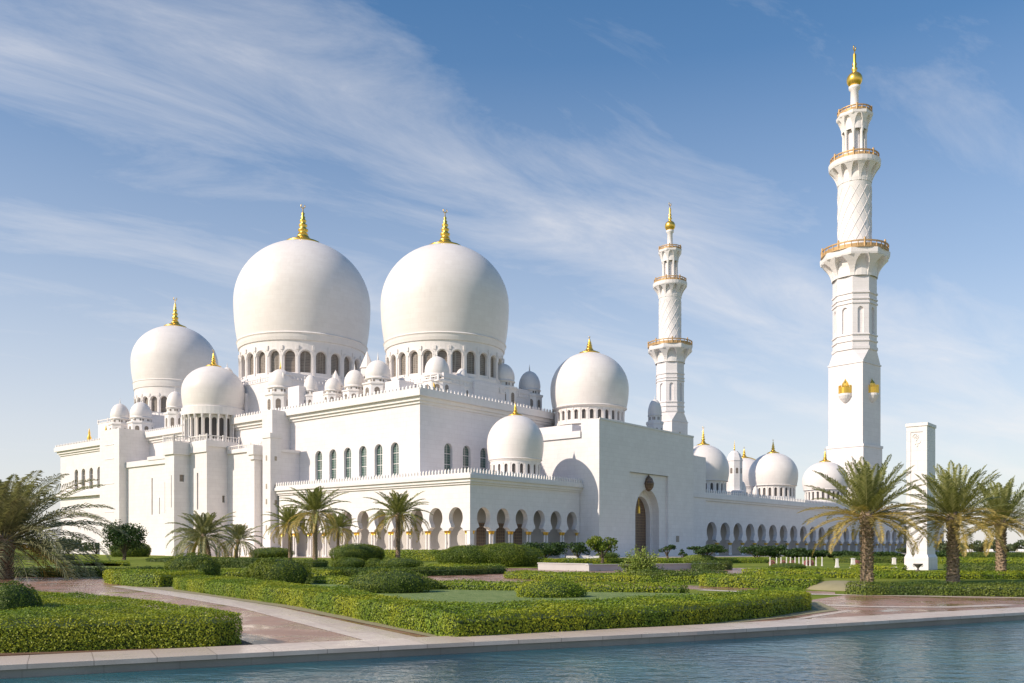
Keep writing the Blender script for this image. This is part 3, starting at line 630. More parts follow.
# inner niche: back wall with its own narrower arch
po.panel(fv(-2.5), UC - 5.3, UC + 5.3, 0, 16.5, [(UC + .1, arch(0, 14.0, 4.3, 12, 1.15))], 1.2)
po_o = po.build('entrance_portal', 'marble', mosque)
b = MB(); b.box(UC - 5, -1.3, 0, UC + 5, -1.15, 15); b.build('portal_door', 'door', po_o)
b = MB(); cu = (UC, -4.75)
b.rev([(.05, 19.0), (.25, 18.6), (.9, 18.0), (1.3, 16.9), (1.15, 16.1), (.75, 15.5), (.2, 15.1)], 9, cu)
for k in range(9): a = R(20 * k); b.tube([(cu[0] + 1.0 * math.cos(a), cu[1] - .2, 16.6 + .8 * math.sin(a)), (cu[0] + 1.9 * math.cos(a), cu[1] + .2, 16.2 + 1.5 * math.sin(a))], [.16, .05], 4)
b.build('carved_ornament', M['door'], po_o)
b = MB(); b.rev([(.35, 10), (.3, 11.5), (.05, 12)], 8, (UC - 1.5, -3)); b.rev([(.05, 12), (.04, 13.5)], 4, (UC - 1.5, -3)); b.build('hanging_lamp', 'gold', po_o)
for z in (3.4,): b = MB(); b.box(UC + 12.3, -5.12, z, UC + 13.6, -5.001, z + 1.5); b.build('wall_plaque', 'poolwall', po_o)
dome(mosque, (UC - .3, 11.7), 9.5, 40.4, 49.4, 35.6, 53.2, 31.2, 28, .46, (32.3, 34.5), panes=False)
b = MB(); b.box(36.5, 3, 27, 44, 20, 29.2)
b.build('portal_roof_step', 'marble', mosque)
cupola(73.5, 4, 1.75, 39.6, 35.3, 27)
# courtyard arcade
arcade(0, 'v', 92.6, 332.6, 30, 15.2, lambda W: shoe(W, 3.4, 4.2, 2.1, 6.4, 2.95, 2.6), 1.1, 3.4, .24, 'courtyard_arcade')
ca = MB(); ca.q((84.5, .0, 15.2), (333, 0, 15.2), (333, 26, 15.2), (84.5, 26, 15.2)); ca.box(84.5, -.9, 15.2, 333, -.01, 16.2); ca.box(84.5, -.5, 14.6, 333, -.01, 15.2); ca.q((333, 0, 0), (333, 26, 0), (333, 26, 15.2), (333, 0, 15.2))
ca.box(84.5, 12, 15.2, 333, 12.3, 18.4)
ca.build('courtyard_block', 'marble', mosque)
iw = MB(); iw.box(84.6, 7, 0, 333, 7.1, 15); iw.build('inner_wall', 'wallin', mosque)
pm = MB(); merlons(pm, (84.6, -.4), (333, -.4), 16.2, 1.7, 1.3, .6, .5); pm.build('courtyard_parapet', 'trim', mosque)
dome(mosque, (108.9, 9), 7.3, 24.2, 31.6, 21.0, 36.6, 15.2, 22, .42, (17.4, 20.2), panes=False)
dome(mosque, (157.5, 9), 7.9, 25.9, 33.2, 22.3, 37.4, 15.2, 24, .45, (18.6, 21.4), panes=False)
dome(mosque, (204, 9), 8.1, 26.6, 33.8, 23.2, 38.4, 15.2, 24, .45, (19.4, 22.4), panes=False)
dome(mosque, (118, 24), 6.6, 26.0, 32.5, 23.0, 36.5, 15.2, 22, .42, (18.4, 21.2), panes=False)
dome(mosque, (172, 26), 7.6, 26.5, 33.8, 23.3, 37.5, 15.2, 22, .42, (18.4, 21.2), panes=False)
for (u, v, rr, zz) in ((118, 24, 6.6, 26), (172, 26, 7.6, 26.5)):   # gilded ribs over the rear domes
    mb = MB()
    for k in range(3): a = R(-60 + 15 * k); mb.tube([(u + (rr + .12) * math.cos(e) * math.cos(a), v + (rr + .12) * math.cos(e) * math.sin(a), zz + rr * .98 * math.sin(e)) for e in [R(8 * q) for q in range(11)]], .28, 5)
    mb.build('gilded_rib', 'gold', mosque)
tr = MB(); tc_ = (129, 9); tr.rev([(2.9, 15.2), (2.9, 18.6), (3.2, 18.8), (3.2, 19.3), (2.35, 19.5), (2.35, 28.2), (2.5, 28.4), (2.3, 29.2), (1.7, 30.6), (.9, 31.4), (.02, 31.7)], 8, tc_, rot=R(22.5))
tro = tr.build('octagonal_turret', 'marble', mosque); finial(tro, tc_, .75, 31.4, 3.6, False)
mb = MB()
for k in range(8):
    a = R(45 * k); t_ = Vector((-math.sin(a), math.cos(a))); nn = Vector((math.cos(a), math.sin(a))); cc = Vector(tc_) + nn * (2.35 * math.cos(R(22.5)) + .03)
    P = arch(24.5, 26.2, .35, 5); mb.q(*[(cc.x + t_.x * h, cc.y + t_.y * h, z) for z, h in P], *[(cc.x - t_.x * h, cc.y - t_.y * h, z) for z, h in reversed(P)])
mb.build('turret_windows', 'grille', tro)
cupola(134.5, 9, 1.2, 22.5, 18.6, 15.2); cupola(144, 9, 1.0, 21.5, 18.2, 15.2)

# ------------------------------------------------------------ minarets
S = 190 / F
def zy(y): return CAMH + (HY - y) * S
def minaret(loc, rz):
    o = empty('minaret', loc, rz)
    b = MB(); h = 5.45
    # square shaft (rotated so two faces show)
    h = 3.85
    b.box(-h - .25, -h - .25, 0, h + .25, h + .25, zy(449)); b.box(-h - .4, -h - .4, zy(449), h + .4, h + .4, zy(446.5)); b.box(-h, -h, zy(446.5), h, h, zy(367)); b.box(-h - .15, -h - .15, zy(367), h + .15, h + .15, zy(365.8))
    b.box(-h - 1, -h - 1, 0, h + 1, h + 1, 2.0)
    # chamfer from square to octagon
    z0, z1 = zy(365.8), zy(353); ro = 4.45; sq = [(h, h), (-h, h), (-h, -h), (h, -h)]
    oc = [(ro * math.cos(R(22.5 + 45 * k)), ro * math.sin(R(22.5 + 45 * k))) for k in range(8)]
    for k in range(4):
        a_, b_2 = oc[2 * k], oc[2 * k + 1]; c_ = sq[k]; nx_ = sq[(k + 1) % 4]; n0 = oc[(2 * k + 2) % 8]
        b.q((*c_, z0), (*a_, z1), (*b_2, z1)) if False else None
    for k in range(4):
        c_ = sq[k]; i0 = oc[2 * k]; i1 = oc[(2 * k + 1) % 8]; nxt = sq[(k + 1) % 4]; i2 = oc[(2 * k + 2) % 8]
        # corner k lies between octagon vertices 2k and 2k+1 mirrored about 45deg
        b.q((*c_, z0), (*i0, z1), (*i1, z1)); b.q((*c_, z0), (*nxt, z0), (*i2, z1), (*i1, z1))
    ov = lambda prof, m=0: b.rev(prof, 8, (0, 0), rot=R(22.5), m=m)
    r8 = 4.45
    def shaft8():
        f8 = []
        for k in range(8):
            a = R(45 * k); t_ = Vector((-math.sin(a), math.cos(a))); nn = Vector((math.cos(a), math.sin(a))); ap = r8 * math.cos(R(22.5)); hs = r8 * math.sin(R(22.5))
            f = lambda s, z, d, nn=nn, t_=t_, ap=ap: (nn.x * (ap - d) + t_.x * s, nn.y * (ap - d) + t_.y * s, z)
            b.panel(f, -hs, hs, zy(353), zy(279), [(0, arch(zy(337), zy(311), .62, 6, 1.2))], .4)
            P = arch(zy(337), zy(311), .62, 6, 1.2); b.q(*[f(hh, z, .38) for z, hh in P], *[f(-hh, z, .38) for z, hh in reversed(P)])
    shaft8()
    for y0, y1 in ((353, 350), (345, 343.5), (339, 337.8), (308, 306.5), (304, 302.8), (298, 296.5)): ov([(r8, zy(y0)), (r8 + .22, zy(y0)), (r8 + .22, zy(y1)), (r8, zy(y1))])
    b.build('square_shaft', 'marble', o)
    # flared corbel tiers: niches between ribs
    def corbel(n, r0, r1, y0, y1, y2, name='corbel'):
        c = MB(); zA, zB, zC = zy(y0), zy(y1), zy(y2)
        c.rev([(r0 * 1.02, zA), (r0 * 1.04, zA + (zB - zA) * .5), (r0 * 1.1, zB - (zB - zA) * .12), (r0 + (r1 - r0) * .55, zB - .02)], 32)
        for k in range(n):
            a = 2 * math.pi * (k + .5) / n; wd = 2 * math.pi / n * .15
            pts = []
            for t_ in range(7):
                s = t_ / 6; pts.append((r0 + (r1 - r0) * (s ** 1.8) + .12, zA + (zB - zA) * s))
            for (ra, za), (rb_, zb_) in zip(pts, pts[1:]):
                wa = wd * (.8 + 1.7 * ((za - zA) / (zB - zA)) ** 3); wb = wd * (.8 + 1.7 * ((zb_ - zA) / (zB - zA)) ** 3)
                p = lambda r, aa, z: (r * math.cos(aa), r * math.sin(aa), z)
                c.q(p(ra, a - wa, za), p(ra, a + wa, za), p(rb_, a + wb, zb_), p(rb_, a - wb, zb_))
                for s in (1, -1): c.q(p(ra, a + s * wa, za), p(r0 * .98, a + s * wa, za), p(r0 * .98, a + s * wb, zb_), p(rb_, a + s * wb, zb_))
        c.rev([(r0, zB), (r1 + .12, zB), (r1 + .25, zB + (zC - zB) * .3), (r1 + .3, zC - .05), (r1 + .3, zC), (0.01, zC)], 8 if n == 8 else 32, rot=R(22.5) if n == 8 else 0)
        return c.build(name, 'trim', o)
    def rail(r, yb, yt, n):
        c = MB(); za, zb_ = zy(yb), zy(yt); zb_ = za + (zb_ - za) * .82; H = zb_ - za
        for z0_, z1_ in ((za, za + H * .16), (zb_ - H * .3, zb_ - H * .14)): c.rev([(r - .14, z0_), (r + .14, z0_), (r + .14, z1_), (r - .14, z1_), (r - .14, z0_)], 32 if n > 20 else 8 * 4)
        for k in range(n):
            a = 2 * math.pi * k / n; x, y = r * math.cos(a), r * math.sin(a); big = k % 4 == 0; q = .22 if big else .1
            c.rev([(q, za), (q, zb_ - (0 if big else H * .2)), (q * .6, zb_ + (H * .14 if big else -H * .2)), (.01, zb_ + (H * .2 if big else -H * .18))], 5, (x, y))
        c.rev([(r - .03, za), (r - .03, za + H * .5)], 48)
        return c.build('gilded_railing', 'gildedrail', o)
    corbel(8, 4.5, 6.8, 281, 263, 257); rail(6.75, 257, 247, 32)
    s = MB(); s.rev([(3.75, zy(258)), (3.75, zy(254)), (3.4, zy(252)), (3.4, zy(186)), (3.55, zy(184)), (3.55, zy(181))], 40)
    so = s.build('round_shaft', 'trim', o, smooth=False)
    for p in so.data.polygons: p.use_smooth = True
    lat = MB()     # raised diamond lattice on the round shaft
    zA, zB = zy(246), zy(190); n = 12
    for k in range(n):
        for sgn in (1, -1):
            pts = [(3.43 * math.cos(2 * math.pi * k / n + sgn * t_ * .075), 3.43 * math.sin(2 * math.pi * k / n + sgn * t_ * .075), zA + (zB - zA) * t_ / 24) for t_ in range(25)]
            lat.tube(pts, .055, 4)
    lat.build('lattice_relief', 'marble', so)
    corbel(12, 3.4, 5.0, 186, 170, 164.5); rail(4.85, 164.5, 156, 28)
    c = MB(); c.rev([(1.75, zy(165)), (1.75, zy(130))], 20)
    c.rev([(2.7, zy(165)), (2.7, zy(160)), (1.8, zy(159.5))], 24)
    co = c.build('lantern_core', 'marble', o, smooth=True)
    for k in range(8): a = R(45 * k + 22.5); cc = MB(); cc.rev([(.42, zy(160)), (.32, zy(158)), (.30, zy(136)), (.5, zy(133)), (.5, zy(131))], 8, (2.2 * math.cos(a), 2.2 * math.sin(a))); cc.build('lantern_column', 'trim', co, smooth=True)
    corbel(8, 2.5, 3.45, 133, 120, 116.5); rail(3.4, 116.5, 109.5, 20)
    c = MB(); c.rev([(1.05, zy(117)), (1.05, zy(112)), (.85, zy(110)), (.8, zy(91)), (1.15, zy(89.5)), (1.2, zy(87)), (.8, zy(86)), (.7, zy(84))], 18); ne = c.build('spire_neck', 'trim', o, smooth=True)
    c = MB(); P = [(.6, zy(87))]; 
    for k in range(13): a = -math.pi / 2 + math.pi * k / 12; P.append((max(1.62 * math.cos(a), .45), zy(80) + 1.62 * math.sin(a)))
    P += [(.45, zy(71)), (.62, zy(69)), (.35, zy(67)), (.5, zy(64.5)), (.3, zy(62)), (.34, zy(55)), (.12, zy(53)), (.08, zy(50)), (.01, zy(49.9))]
    c.rev(P, 20); rr = .5
    c.tube([(rr * math.cos(R(-240 + 24 * k)), 0, zy(48.2) + rr * math.sin(R(-240 + 24 * k))) for k in range(13)], .12, 5)
    c.build('gold_finial', 'gold', o, smooth=True)
    # little balconies low on the shaft
    for k in range(4):
        a = R(90 * k); n_ = Vector((math.cos(a), math.sin(a))); t_ = Vector((-n_.y, n_.x)); c = MB(); hh = h
        cx, cy = n_.x * h, n_.y * h
        c.rev([(.05, zy(405)), (.5, zy(404)), (1.1, zy(401)), (1.45, zy(398)), (1.45, zy(396))], 16, (cx, cy)); bo_ = c.build('shaft_balcony', 'trim', o)
        c = MB()
        for q in range(13): aa = a - math.pi / 2 + math.pi * q / 12; c.rev([(.12, zy(396.5)), (.12, zy(388))], 4, (cx + 1.3 * math.cos(aa), cy + 1.3 * math.sin(aa)))
        c.rev([(1.22, zy(396)), (1.36, zy(396)), (1.36, zy(390)), (1.22, zy(390))], 20, (cx, cy)); c.rev([(.75, zy(389)), (.7, zy(386)), (.25, zy(383)), (.02, zy(381))], 8, (cx, cy))
        c.build('gilded_balustrade', 'gold', bo_)
        # doorway behind
    return o
MROT = math.atan2(.768, .64)
mA = minaret((*at(854.5, 372), CAMH - CAMH * 372 / 190), R(41)); mA.scale = (372 / 190,) * 3; tag(mA, 'tallest minaret, on the right, rising behind the courtyard arcade above the palms', 'minaret', 'white minarets with gilded railings')
mB = copy_tree(mA); mB.location = (*at(670, 276.5), 0); mB.scale = (1, 1, 1); mB['label'] = 'smaller far minaret rising from behind the entrance portal, beside the portal dome'

# ------------------------------------------------------------ pylon on the lawn
py = empty('pylon', (0, 0, 0), MROT)
c_ = at(927, 84); py.location = (c_[0], c_[1], 0)
b = MB(); wv, wu = 1.85, 2.9
b.panel(fu(0), 0, wv, 1.4, 14, [(wv / 2, [(2.2, .55), (13.2, .55)])], .06); b.q((.06, wv / 2 - .55, 2.2), (.06, wv / 2 + .55, 2.2), (.06, wv / 2 + .55, 13.2), (.06, wv / 2 - .55, 13.2))
b.q((0, 0, 1.4), (wu, 0, 1.4), (wu, 0, 14), (0, 0, 14)); b.q((wu, 0, 1.4), (wu, wv, 1.4), (wu, wv, 14), (wu, 0, 14)); b.q((0, wv, 1.4), (wu, wv, 1.4), (wu, wv, 14), (0, wv, 14)); b.q((0, 0, 14), (wu, 0, 14), (wu, wv, 14), (0, wv, 14))
b.box(-.08, -.08, 13.75, wu + .08, wv + .08, 14.05)
b.build('pylon_shaft', 'marble', py)
b = MB(); b.box(-.16, -.16, 0, wu + .16, wv + .16, 1.2); P0 = [(-.16, -.16), (wu + .16, -.16), (wu + .16, wv + .16), (-.16, wv + .16)]; P1q = [(-.02, -.02), (wu + .02, -.02), (wu + .02, wv + .02), (-.02, wv + .02)]
for k in range(4): b.q((*P0[k], 1.2), (*P0[(k + 1) % 4], 1.2), (*P1q[(k + 1) % 4], 1.5), (*P1q[k], 1.5))
b.build('plinth', 'marble', py)
b = MB()
for cy_, cz, r_, q0 in ((.12, 12.75, .26, 0), (-.12, 12.3, .20, 180), (.05, 11.95, .14, 30)): b.tube([(.04, wv / 2 + cy_ + r_ * math.cos(a), cz + r_ * math.sin(a)) for a in [R(q0 + 15 * k) for k in range(17)]], .035, 5)
for k in range(6): a = R(60 * k); b.tube([(.04, wv / 2 + .12, 12.75), (.04, wv / 2 + .12 + .17 * math.cos(a), 12.75 + .17 * math.sin(a))], [.03, .05], 4)
b.build('relief_ornament', 'trim', py)
tag(py, 'plain square white marble pylon on a plinth standing on the lawn between two palms', 'pylon')

# ------------------------------------------------------------ foliage
def leaves(P, N, size, jitter=0.9, aspect=1.0, rg=rng):
    """quads at points P with normals about N"""
    n = len(P); D = N * (1 - jitter) + rg.normal(size=(n, 3)) * jitter * .75; D /= np.linalg.norm(D, axis=1, keepdims=True) + 1e-9
    A = np.cross(D, rg.normal(size=(n, 3))); A /= np.linalg.norm(A, axis=1, keepdims=True) + 1e-9; B = np.cross(D, A)
    s = (size * rg.uniform(.6, 1.3, n))[:, None] * .5
    V = np.stack([P - A * s * aspect, P - B * s * .55, P + A * s * aspect, P + B * s * .55], 1)
    return V.reshape(-1, 3)
def hedge(name, poly, h, leaf, mat, dens=1.6, z0=0.0, bul=.08):
    """clipped hedge over a plan polygon: solid core plus leaves on top and sides"""
    A = sum(poly[i][0] * poly[(i + 1) % len(poly)][1] - poly[(i + 1) % len(poly)][0] * poly[i][1] for i in range(len(poly)))
    if A < 0: poly = poly[::-1]
    cx, cy = sum(p[0] for p in poly) / len(poly), sum(p[1] for p in poly) / len(poly)
    mb = MB(); Pm = [Vector((x, y, h - leaf * .4)) for x, y in poly]; tris = geometry.tessellate_polygon([Pm])
    i = len(mb.v); ins = off([poly[-1]] + poly + [poly[0]], .11)[1:-1]
    mb.v += [(x, y, h - leaf * .4 - .14) for x, y in ins]; mb.f += [tuple(i + q for q in t_) for t_ in tris]; mb.m += [1] * len(tris)
    for k in range(len(poly)):
        a, b_ = ins[k], ins[(k + 1) % len(poly)]; mb.q((*a, 0), (*b_, 0), (*b_, h - leaf * .4 - .14), (*a, h - leaf * .4 - .14), m=1)
    cnt_per = dens / (leaf * leaf * .55)
    Ps, Ns = [], []
    for t_ in tris:
        a, b_, c = (np.array(poly[q]) for q in t_); ar = abs(np.cross(b_ - a, c - a)) / 2; n = int(ar * cnt_per)
        if n < 1: continue
        r1, r2 = np.sqrt(rng.random(n)), rng.random(n); P = a * (1 - r1)[:, None] + b_ * (r1 * (1 - r2))[:, None] + c * (r1 * r2)[:, None]
        wavy = bul * np.sin(P[:, 0] * 1.7 + 1.3 * np.sin(P[:, 1])) * .5 + bul * .4 * np.sin(P[:, 0] * 5.1 + P[:, 1] * 4.3)
        Ps.append(np.column_stack([P, h + wavy + rng.normal(size=n) * leaf * .45])); Ns.append(np.tile([0, 0, 1.0], (n, 1)))
    for k in range(len(poly)):
        a, b_ = np.array(poly[k]), np.array(poly[(k + 1) % len(poly)]); L = np.linalg.norm(b_ - a); n = int(L * h * cnt_per * 1.7)
        if n < 1: continue
        tt = rng.random(n); zz_ = rng.random(n) * 1.05; nrm = np.array([(b_ - a)[1], -(b_ - a)[0]]) / L
        o_ = rng.normal(size=n) * leaf * .5 + bul * (np.sin(tt * L * 2.1) * .3 + .5 * np.sin(zz_ * 3.1) - .3)
        P = a + (b_ - a) * tt[:, None] + nrm * o_[:, None]; Ps.append(np.column_stack([P, np.maximum(zz_ * h, leaf * .3)])); Ns.append(np.tile([nrm[0], nrm[1], 0.2], (n, 1)))
    P = np.concatenate(Ps); N = np.concatenate(Ns); mb.quads_np(leaves(P, N, leaf, .34))
    o = mb.build(name, [mat, 'twigs'])
    o.data.transform(__import__('mathutils').Matrix.Translation((-cx, -cy, 0))); o.location = (cx, cy, z0)
    return o
def bush(name, loc, rx, ry, h, leaf, mat, lobes=3, dens=1.9, z_low=0.0):
    leaf = leaf * .72
    mb = MB(); Ps, Ns = [], []
    L = [(0, 0, 1.0, 1.0)] + [(random.uniform(-.4, .4), random.uniform(-.4, .4), random.uniform(.5, .68), random.uniform(.7, 1.03)) for _ in range(lobes)]
    for (ax, ay, s, hs) in L:
        n = int(2 * math.pi * rx * s * (h * hs * .75) * 1.7 * dens / (leaf * leaf * .55) / 1.6)
        U = rng.normal(size=(n, 3)); U /= np.linalg.norm(U, axis=1, keepdims=True)
        hh = h * hs / 2 if s == 1 else h * hs * .5
        C = np.array([ax * rx, ay * ry, hh * .92]); W = np.where(U[:, 2:3] < 0, 1 / np.maximum(np.sqrt(1 - np.minimum(U[:, 2:3] ** 2, .97)), .2) * (1 - .22 * U[:, 2:3] ** 2), 1.0); U3 = U * np.concatenate([W, W, np.ones_like(W)], 1); bumpy = 1 + .05 * np.sin(U[:, 0] * 9) * np.cos(U[:, 1] * 8) + rng.normal(size=n) * .03
        # super-ellipsoid flattens the base onto the ground
        P = C + U3 * np.array([rx * s, ry * s, hh]) * bumpy[:, None]; P[:, 2] = np.maximum(P[:, 2], leaf * .3)
        Ps.append(P); Ns.append(U)
        k = 10; prof = [(rx * s * .90 * (max(math.cos(R(-80 + 170 * q / k)), .02) if q > k // 2 else 1 - .22 * math.sin(R(-80 + 170 * q / k)) ** 2), C[2] + hh * .90 * math.sin(R(-80 + 170 * q / k))) for q in range(k + 1)]
        i0 = len(mb.v); mb.rev(prof, 16, (C[0], C[1]), m=1)
        for q in range(i0, len(mb.v)): x, y, z = mb.v[q]; mb.v[q] = (x, C[1] + (y - C[1]) * ry / rx, max(z, 0))
    mb.quads_np(leaves(np.concatenate(Ps), np.concatenate(Ns), leaf, .48)); o = mb.build(name, [mat, 'twigs']); o.location = loc
    return o
GH = 'clipped green hedges of the garden'
# front left bed hedge
o = hedge('hedge', [(-16.5, 16.6), (-10.6, 18.2), (-6.5, 19.35), (-6.1, 19.9), (-7.2, 21.4), (-12.6, 27.4), (-16.4, 30.2), (-21, 31.5)], .68, .052, 'hedge'); o.data.materials[0] = M['hedge']
tag(o, 'broad flat-topped hedge at the front left beside the pool', 'hedge', GH)
# soil strip under it
sheet('planting_bed', [(-16.6, 16.1), (-10.6, 17.8), (-6.2, 19.0), (-5.8, 19.9), (-6.9, 21.7), (-12.4, 27.8), (-21, 31.9)], 0.016, 'earth')
o = hedge('hedge', hed2[::-1][:] + [(10.2, 35.3), (8.4, 31.9), (5.6, 29.2), (2.6, 27.1), (-.6, 25.4), (-2.9, 26.2), (-6.4, 34.4), (-12.6, 43.4), (-16.2, 48.6), (-17.4, 48.4)], .58, .07, 'hedge')
tag(o, 'large V-shaped yellow-green hedge in front centre along the pool edge', 'hedge', GH)
sheet('planting_bed', [(12.3, 35.5), (11.3, 30.6), (8.3, 27.3), (5.5, 24.6), (3.5, 23.2), (1.05, 21.8), (-1.35, 20.5), (-8.2, 32.0), (-13.9, 40), (-20.8, 48.8), (-20, 52), (-7, 37), (0, 28), (9, 35)], 0.016, 'sand')
def hline(pts, th, h, leaf, label, mat='hedge', dens=1.25):
    P = [G(*p) for p in pts]; B = [(x, y + th) for x, y in P]
    # rounded ends
    poly = P + [(P[-1][0] + th * .3, P[-1][1] + th * .5)] + B[::-1] + [(P[0][0] - th * .3, P[0][1] + th * .5)]
    o = hedge('hedge', poly, h, leaf, mat, dens); tag(o, label, 'hedge', GH); return o
hline([(318, 588), (380, 591), (437, 594), (520, 596), (600, 597.5), (680, 598)], 1.7, .55, .09, 'long low hedge closing the back of the V-shaped hedge', 'hedge')
hline([(14, 577), (60, 577), (110, 576.5), (165, 575)], 2.2, .56, .12, 'dark straight hedge across the far end of the left path', 'hedge_dk')
hline([(110, 584), (135, 587), (160, 587.5)], 5, .74, .1, 'blunt hedge end where the left path narrows, left of the oval bush', 'hedge')
hline([(160, 576.5), (230, 577), (330, 577.5), (340, 577)], 3, .45, .12, 'low hedge behind the two oval bushes on the left', 'hedge')
hline([(322, 577), (400, 576.5), (455, 575.5), (497, 574)], 2.6, .58, .12, 'long straight hedge left of the pink plaza, behind the middle dome bush', 'hedge_dk')
hline([(212, 568), (252, 568)], 5, .9, .14, 'dark block hedge behind the left oval bush, near the leaning palm', 'hedge_dk')
hline([(296, 567.5), (313, 567.5)], 4, .7, .14, 'short dark hedge block by the foot of the tall central-left palm', 'hedge_dk')
hline([(435, 569.5), (470, 570), (495, 570)], 3, .45, .14, 'narrow low hedge in front of the big sculpted bush mass', 'hedge')
hline([(528, 579.5), (580, 582), (640, 583), (716, 584)], 5.5, .42, .11, 'low rounded hedge island around the lime shrub', 'hedge')
hline([(652, 583.2), (716, 583.5)], 4, .66, .11, 'darker raised hedge block at the right end of the hedge island', 'hedge_dk')
hline([(722, 587.5), (770, 588.7), (816, 589.3)], 3.0, .62, .1, 'rounded-end hedge just left of the turf mound', 'hedge')
hline([(768, 577), (860, 578.5)], 4.5, .5, .12, 'hedge behind the turf mound, left of the nearest right palm', 'hedge')
hline([(866, 595.5), (920, 595.7), (980, 596.5), (1040, 597.5), (1120, 600)], 1.8, .52, .09, 'long dark hedge along the promenade beneath the right palms', 'hedge_dk')
hline([(875, 578.5), (950, 579), (1040, 579), (1100, 579.5)], 2.2, .42, .12, 'second low hedge row behind the promenade hedge on the right', 'hedge')
hline([(872, 571.5), (903, 572)], 4, .5, .13, 'short hedge left of the pylon base', 'hedge')
hline([(968, 571.5), (1060, 573)], 4, .6, .13, 'hedge row right of the pylon behind the third palm', 'hedge_dk')
hline([(940, 564), (1060, 565)], 8, .7, .16, 'far hedge row right of the pylon', 'hedge')
hline([(855, 563), (903, 563.2)], 6, .8, .16, 'far hedge block behind the obelisk post', 'hedge_dk')
hline([(945, 558), (1050, 558.3)], 10, 1.0, .2, 'farthest hedge row in front of the tree line', 'hedge_dk')
hline([(545, 563.5), (640, 563.2), (765, 563)], 4, .55, .16, 'thin hedge strip on the lawn behind the low white walls', 'hedge')
hline([(60, 566.5), (90, 565), (123, 566.2)], 1.5, .45, .13, 'curved low hedge loop on the left lawn', 'hedge')
hline([(150, 562), (170, 562.2), (215, 561.5)], 6, .45, .16, 'distant hedge row behind the left oval bush', 'hedge_dk')
hline([(12, 560), (55, 560.3)], 6, .7, .16, 'distant dark hedge behind the feathery left palm', 'hedge_dk')
hline([(706, 570), (726, 570)], 3.5, .75, .13, 'small dark cube hedge beside the paved path', 'hedge_dk')
hline([(386, 560.5), (438, 561)], 6, 1.6, .18, 'waist-high hedge behind the central palm in front of the arcade', 'hedge')

GB = 'rounded clipped bushes'
def bsh(px, py, wpx, hpx, leaf, label, mat='bush', **kw):
    x, y = G(px, py); s = y / F; o = bush('bush', (x, y + wpx * s * .3, 0), wpx * s / 2, wpx * s * .36, hpx * s, leaf, mat, **kw); tag(o, label, 'bush', GB); return o
x, y = at(10, 22.6); o = bush('bush', (x, y, 0), .74, .7, 1.36, .07, 'bush', 3); tag(o, 'dark round bush standing in the front left hedge bed', 'bush', GB)
bsh(187, 582, 54, 30, .12, 'oval clipped bush on the left lawn beneath the leaning palm')
bsh(273, 589.5, 66, 33, .11, 'large oval clipped bush, right of the smaller oval bush on the left')
bsh(385, 599, 84, 31, .10, 'broad bushy mound inside the V-shaped hedge, left one'); bsh(424, 595, 34, 17, .10, 'small low bush on the right flank of the broad mound')
bsh(552, 604, 70, 25, .09, 'low spreading bush inside the V-shaped hedge, right one', 'hedge')
bsh(347, 569, 36, 12, .14, 'small dark oval bush, left of the central palm foot', 'bush'); bsh(374, 569, 18, 11, .14, 'little ball bush against the central palm, leftmost of the pair'); bsh(398, 569.5, 46, 12, .14, 'low rounded bush at the foot of the central palm')
o = bsh(354, 562, 54, 19, .2, 'wide dark dome bush in front of the arcade, left of the central palm', lobes=4)
for px, wp, hp, lb in ((470, 70, 22, 'left part of the big sculpted bush mass in front of the terrace corner'), (505, 76, 24, 'tallest part of the big sculpted bush mass in front of the terrace arcade')): bsh(px, 567, wp, hp, .16, lb, lobes=6)
bsh(105 + 20, 557, 40, 16, .3, 'low bush under the round leafy tree on the left', lobes=3)
bsh(790, 571, 36, 8, .13, 'flat low bush on the lawn left of the nearest right palm', lobes=2)
bsh(702, 563.5, 34, 9, .16, 'small light-green bush in front of the courtyard arcade start', 'ylw', lobes=3)
bsh(262 + 6, 558, 44, 11, .3, 'dark low bush by the buttress pier', lobes=3)
bsh(480 + 128, 559, 24, 7, .3, 'small dark bush in front of the portal', lobes=2)

